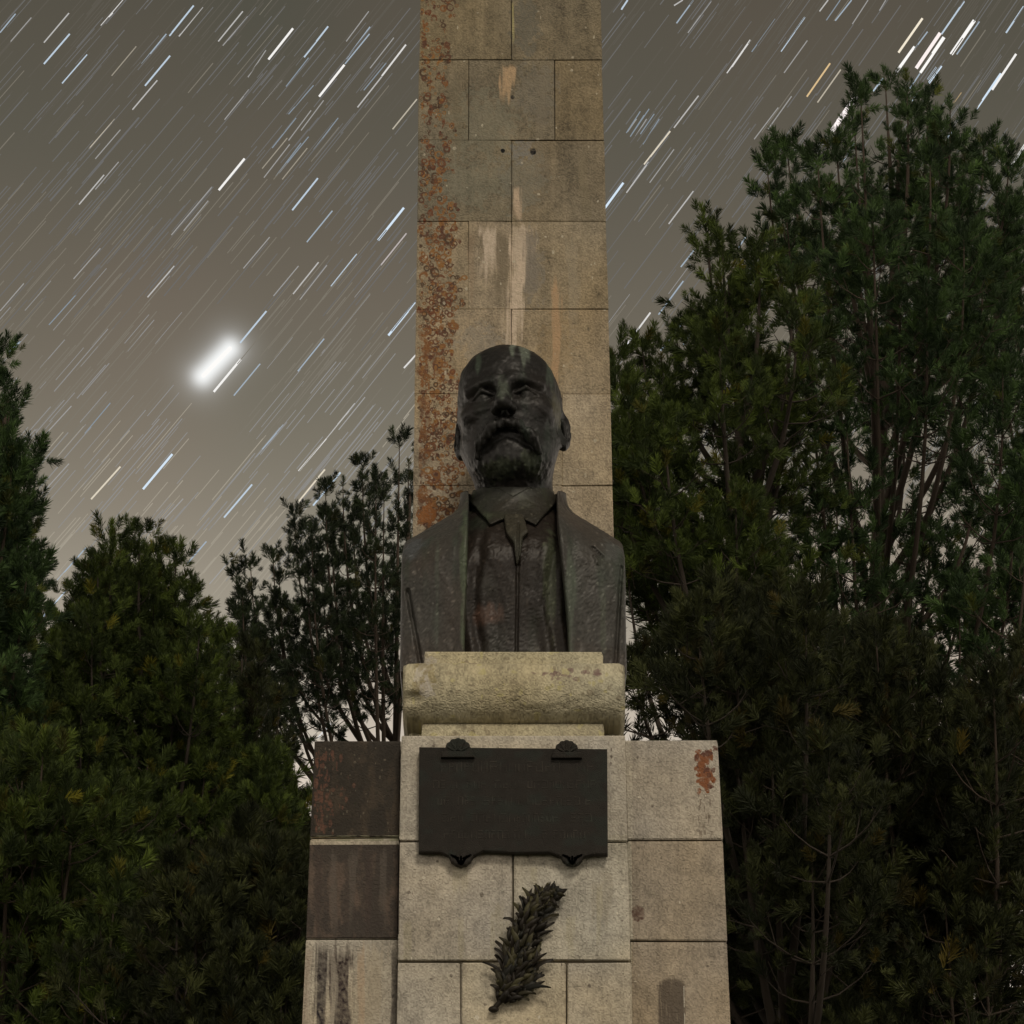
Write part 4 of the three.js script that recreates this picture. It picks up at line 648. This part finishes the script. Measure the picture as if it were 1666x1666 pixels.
// ------------------------------------------------------------------ star trails, part of the sky
{
  const sky = new THREE.Group(); sky.name = 'sky'; sky.userData = { kind: 'structure', label: 'night sky with slanting star trails and one bright planet' }; scene.add(sky);
  const RAD = 3000;
  const geo = (list) => { const pos = [], idx = []; for (const [x0, y0, x1, y1, w] of list) { const dx = x1 - x0, dy = y1 - y0, l = Math.hypot(dx, dy), nx = -dy / l * w / 2, ny = dx / l * w / 2, b = pos.length / 3; for (const f of [1, 1.0006]) for (const [x, y] of [[x0 + nx, y0 + ny], [x0 - nx, y0 - ny], [x1 - nx, y1 - ny], [x1 + nx, y1 + ny]]) { const p = ray(x, y).normalize().multiplyScalar(RAD * f).add(EYE); pos.push(p.x, p.y, p.z); } for (const q of [[0, 1, 2, 3], [7, 6, 5, 4], [0, 4, 5, 1], [1, 5, 6, 2], [2, 6, 7, 3], [3, 7, 4, 0]]) idx.push(b + q[0], b + q[1], b + q[2], b + q[0], b + q[2], b + q[3]); } const g = new THREE.BufferGeometry(); g.setAttribute('position', new THREE.Float32BufferAttribute(pos, 3)); g.setIndex(idx); g.computeVertexNormals(); return g; };
  const mat = {}, glow = (hue, v) => mat[hue + v] ??= new THREE.MeshBasicMaterial({ color: new THREE.Color().setRGB(...{ b: [0.72, 0.86, 1.0], w: [1, 0.98, 0.95], y: [1, 0.9, 0.72], o: [1, 0.72, 0.38], p: [1, 0.9, 0.88] }[hue].map((c) => c * v)) });
  const LEV = { 1: [0.34, 1.7], 2: [0.5, 2.1], 3: [0.72, 2.7], 4: [0.92, 3.6], 5: [1.0, 5.6], 6: [1.1, 8] };
  const star = (x0, y0, x1, y1, hue, lv) => part('star_trail', geo([[x0, y0, x1, y1, LEV[lv][1]]]), glow(hue, LEV[lv][0]), sky);
  const zoom = (ox, oy, k, rows) => { for (const [xa, ya, xb, yb, c] of rows) star(ox + xa / k, oy + ya / k, ox + xb / k, oy + yb / k, c[0], +c[1]); };
  zoom(0, 0, 2.45, [[62, 55, 0, 130, 'b2'], [125, 70, 30, 180, 'w1'], [275, 52, 175, 170, 'w2'], [278, 135, 175, 255, 'b3'], [348, 218, 248, 333, 'b3'], [492, 0, 403, 103, 'w3'], [772, 22, 675, 143, 'b3'], [808, 28, 713, 145, 'w2'], [663, 135, 565, 255, 'b2'], [543, 185, 445, 302, 'y1'], [678, 222, 578, 342, 'b3'], [627, 320, 528, 437, 'w2'], [968, 45, 870, 165, 'w2'], [988, 65, 888, 182, 'w1'], [1168, 113, 1070, 237, 'w4'], [1308, 105, 1212, 228, 'b3'], [1475, 107, 1380, 235, 'b2'], [1473, 135, 1375, 255, 'b2'], [1373, 258, 1272, 385, 'w4'], [1618, 178, 1522, 303, 'w3'], [1570, 150, 1475, 272, 'w1'], [1522, 305, 1425, 428, 'w2'], [992, 357, 895, 477, 'w1'], [458, 475, 355, 593, 'y2'], [480, 517, 380, 633, 'w1'], [473, 645, 380, 755, 'w1'], [415, 697, 315, 815, 'w2'], [975, 632, 872, 758, 'w4'], [1267, 710, 1165, 838, 'b3'], [1325, 840, 1223, 965, 'b2'], [1610, 828, 1507, 958, 'b4'], [1620, 930, 1518, 1057, 'p2'], [1423, 1013, 1320, 1142, 'b3'], [1270, 1045, 1168, 1172, 'w2'], [1303, 1057, 1195, 1195, 'w1'], [1190, 1060, 1090, 1180, 'w1'], [695, 1060, 588, 1185, 'w2'], [830, 800, 732, 920, 'w1'], [845, 745, 683, 937, 'w1'], [1075, 945, 970, 1070, 'w1'], [303, 1175, 195, 1295, 'b1'], [95, 1130, 0, 1240, 'w1'], [80, 1360, 33, 1410, 'b3'], [1062, 1240, 957, 1367, 'b3'], [1292, 1350, 1187, 1480, 'b2'], [1655, 1205, 1548, 1337, 'b4'], [960, 1432, 852, 1562, 'w4'], [1037, 1450, 932, 1577, 'b2'], [1662, 1410, 1610, 1467, 'w3'], [1348, 470, 1250, 597, 'b1'], [1250, 340, 1150, 455, 'b1'], [1230, 230, 1140, 345, 'b1'], [1125, 320, 1028, 437, 'w1'], [1662, 395, 1565, 515, 'y2'], [1470, 45, 1380, 165, 'w1'], [400, 990, 293, 1112, 'w1'],
    [1145, 550, 1045, 672, 'y1'], [1155, 575, 1052, 708, 'w1'], [1200, 570, 1100, 702, 'b1'], [1225, 590, 1125, 715, 'y1'], [1230, 545, 1112, 690, 'b1'], [1180, 470, 1085, 590, 'b1'], [1240, 440, 1150, 560, 'w1'], [1060, 200, 988, 308, 'w1'], [1540, 250, 1450, 360, 'b1'], [1290, 400, 1200, 520, 'w1']]);
  zoom(0, 540, 2.45, [[440, 283, 338, 405, 'b1'], [517, 393, 405, 520, 'y1'], [480, 537, 363, 667, 'y3'], [687, 487, 570, 627, 'b4'], [1130, 370, 1020, 498, 'b2'], [1415, 285, 1300, 425, 'w2'], [1300, 425, 1190, 555, 'w3'], [1455, 260, 1350, 390, 'w1'], [1005, 608, 893, 740, 'b3'], [1295, 548, 1185, 683, 'y3'], [1357, 560, 1248, 692, 'b3'], [343, 860, 228, 990, 'b2'], [888, 797, 777, 930, 'y1'], [823, 835, 745, 925, 'b2'], [265, 1030, 145, 1165, 'b3'], [285, 295, 173, 417, 'w1'], [275, 525, 160, 652, 'w1'], [960, 860, 835, 1005, 'w1'], [730, 665, 615, 790, 'w1'], [1330, 1210, 1270, 1280, 'b2'], [1010, 1370, 960, 1425, 'b3'], [1320, 1560, 1265, 1620, 'w3']]);
  zoom(980, 0, 2.4286, [[100, 0, 75, 38, 'b3'], [360, 0, 293, 92, 'b2'], [318, 0, 283, 22, 'w2'], [585, 158, 493, 290, 'w3'], [683, 75, 590, 205, 'b1'], [800, 68, 705, 203, 'b3'], [892, 0, 858, 45, 'w2'], [940, 0, 885, 80, 'b1'], [985, 0, 920, 82, 'b2'], [810, 160, 718, 288, 'w1'], [900, 250, 808, 382, 'o3'], [942, 275, 850, 405, 'y2'], [1265, 72, 1170, 208, 'y4'], [1285, 125, 1225, 205, 'b2'], [1235, 185, 1155, 295, 'w5'], [1335, 130, 1240, 270, 'p5'], [1350, 147, 1255, 287, 'w5'], [1430, 5, 1340, 135, 'b3'], [1470, 80, 1378, 215, 'w5'], [1490, 85, 1400, 215, 'b2'], [1340, 260, 1290, 328, 'b4'], [1320, 265, 1285, 315, 'b3'], [1255, 290, 1215, 350, 'b2'], [1635, 213, 1540, 355, 'w4'], [1575, 290, 1478, 430, 'b4'], [1005, 378, 905, 520, 'p6'], [1665, 25, 1595, 130, 'b3'], [1690, 540, 1610, 665, 'w4'], [380, 378, 283, 505, 'w2'], [268, 518, 165, 650, 'y3'], [183, 640, 95, 762, 'w2'], [83, 722, 10, 822, 'b4'], [748, 380, 655, 510, 'w1'], [695, 425, 600, 550, 'w1'], [283, 590, 187, 722, 'w1'], [360, 755, 262, 885, 'w2'], [570, 932, 530, 990, 'b2'], [365, 985, 310, 1055, 'b2'], [320, 1110, 222, 1243, 'b2'], [190, 1235, 90, 1370, 'w3'], [355, 1228, 230, 1385, 'b2'], [420, 1225, 320, 1360, 'b2'], [1418, 365, 1385, 410, 'o2'], [1110, 310, 1070, 360, 'b3'], [1050, 0, 988, 95, 'w1'], [1120, 0, 1095, 42, 'w1'], [430, 5, 338, 130, 'w1'], [1245, 370, 1225, 400, 'b4'], [1380, 520, 1365, 545, 'b5'], [1000, 560, 950, 640, 'b2'], [980, 420, 990, 400, 'p2'],
    [150, 440, 95, 525, 'b1'], [165, 455, 110, 540, 'b1'], [185, 430, 120, 525, 'b1'], [175, 470, 130, 540, 'w1'], [205, 450, 150, 530, 'b1'], [135, 470, 100, 520, 'w1'], [225, 470, 160, 570, 'b1']]);
  // the bright planet
  { const a = [374, 567], b = [331, 611], n = 14, w = 3.6, pts = [], an = Math.atan2(b[1] - a[1], b[0] - a[0]); for (let k = 0; k <= n; k++) { const q = an - Math.PI / 2 - Math.PI * k / n; pts.push([a[0] + Math.cos(q) * w, a[1] + Math.sin(q) * w]); } for (let k = 0; k <= n; k++) { const q = an + Math.PI / 2 - Math.PI * k / n; pts.push([b[0] + Math.cos(q) * w, b[1] + Math.sin(q) * w]); }
    const pos = [], idx = [], M = pts.length; for (const f of [1, 1.0006]) for (const [x, y] of pts) { const p = ray(x, y).normalize().multiplyScalar(RAD * f).add(EYE); pos.push(p.x, p.y, p.z); }
    for (let k = 1; k + 1 < M; k++) idx.push(0, k, k + 1, M, M + k + 1, M + k); for (let k = 0; k < M; k++) { const q = (k + 1) % M; idx.push(k, q, M + q, k, M + q, M + k); }
    const g = new THREE.BufferGeometry(); g.setAttribute('position', new THREE.Float32BufferAttribute(pos, 3)); g.setIndex(idx); g.computeVertexNormals(); part('planet_trail', g, glow('w', 1), sky); }
  // faint trails without number
  const R = rng(404), bins = [[], [], [], [], []], vals = [0.11, 0.15, 0.2, 0.27, 0.36];
  for (let k = 0; k < 12000; k++) {
    const x = -1200 + R() * 4100, y = -1300 + R() * 2500, an = (48.5 + 7.5 * clamp(x / 1666, -1, 2)) * Math.PI / 180, l = (R() < 0.3 ? 130 : 66) * (0.9 + 0.2 * R()), b = R() * (x < -70 || x > 1740 || y < -70 ? 1.25 : 1);
    if (Math.hypot(x - 20 - 352, y + 25 - 590) < 95) continue;
    const el = 23.5 + (833 - y) / 90, lw = 0.22 * Math.exp((20 - el) / 1.9), bg = 1.1 * (0.062 + 0.13 * Math.exp((24 - el) / 4.6) / (1 + 0.118 * Math.exp((24 - el) / 4.6)) + lw / (1 + lw / 0.42)), target = bg * (1.18 + 0.5 * b * b * b * b + 0.25 * b), i = vals.reduce((m, v, q) => (Math.abs(v - target) < Math.abs(vals[m] - target) ? q : m), 0);
    if (vals[i] < bg * 1.08) continue;
    bins[i].push([x, y, x - Math.cos(an) * l, y + Math.sin(an) * l, 0.9 + 0.8 * R()]);
  }
  bins.forEach((b, i) => { if (b.length) part('faint_star_trails', geo(b), glow(i % 2 ? 'w' : 'y', vals[i]), sky, 'stuff'); });
}

scene.traverse((o) => { if (o.isMesh) { o.castShadow = true; o.receiveShadow = true; } });
console.log('tufts', tuftCount);
renderer.render(scene, camera);
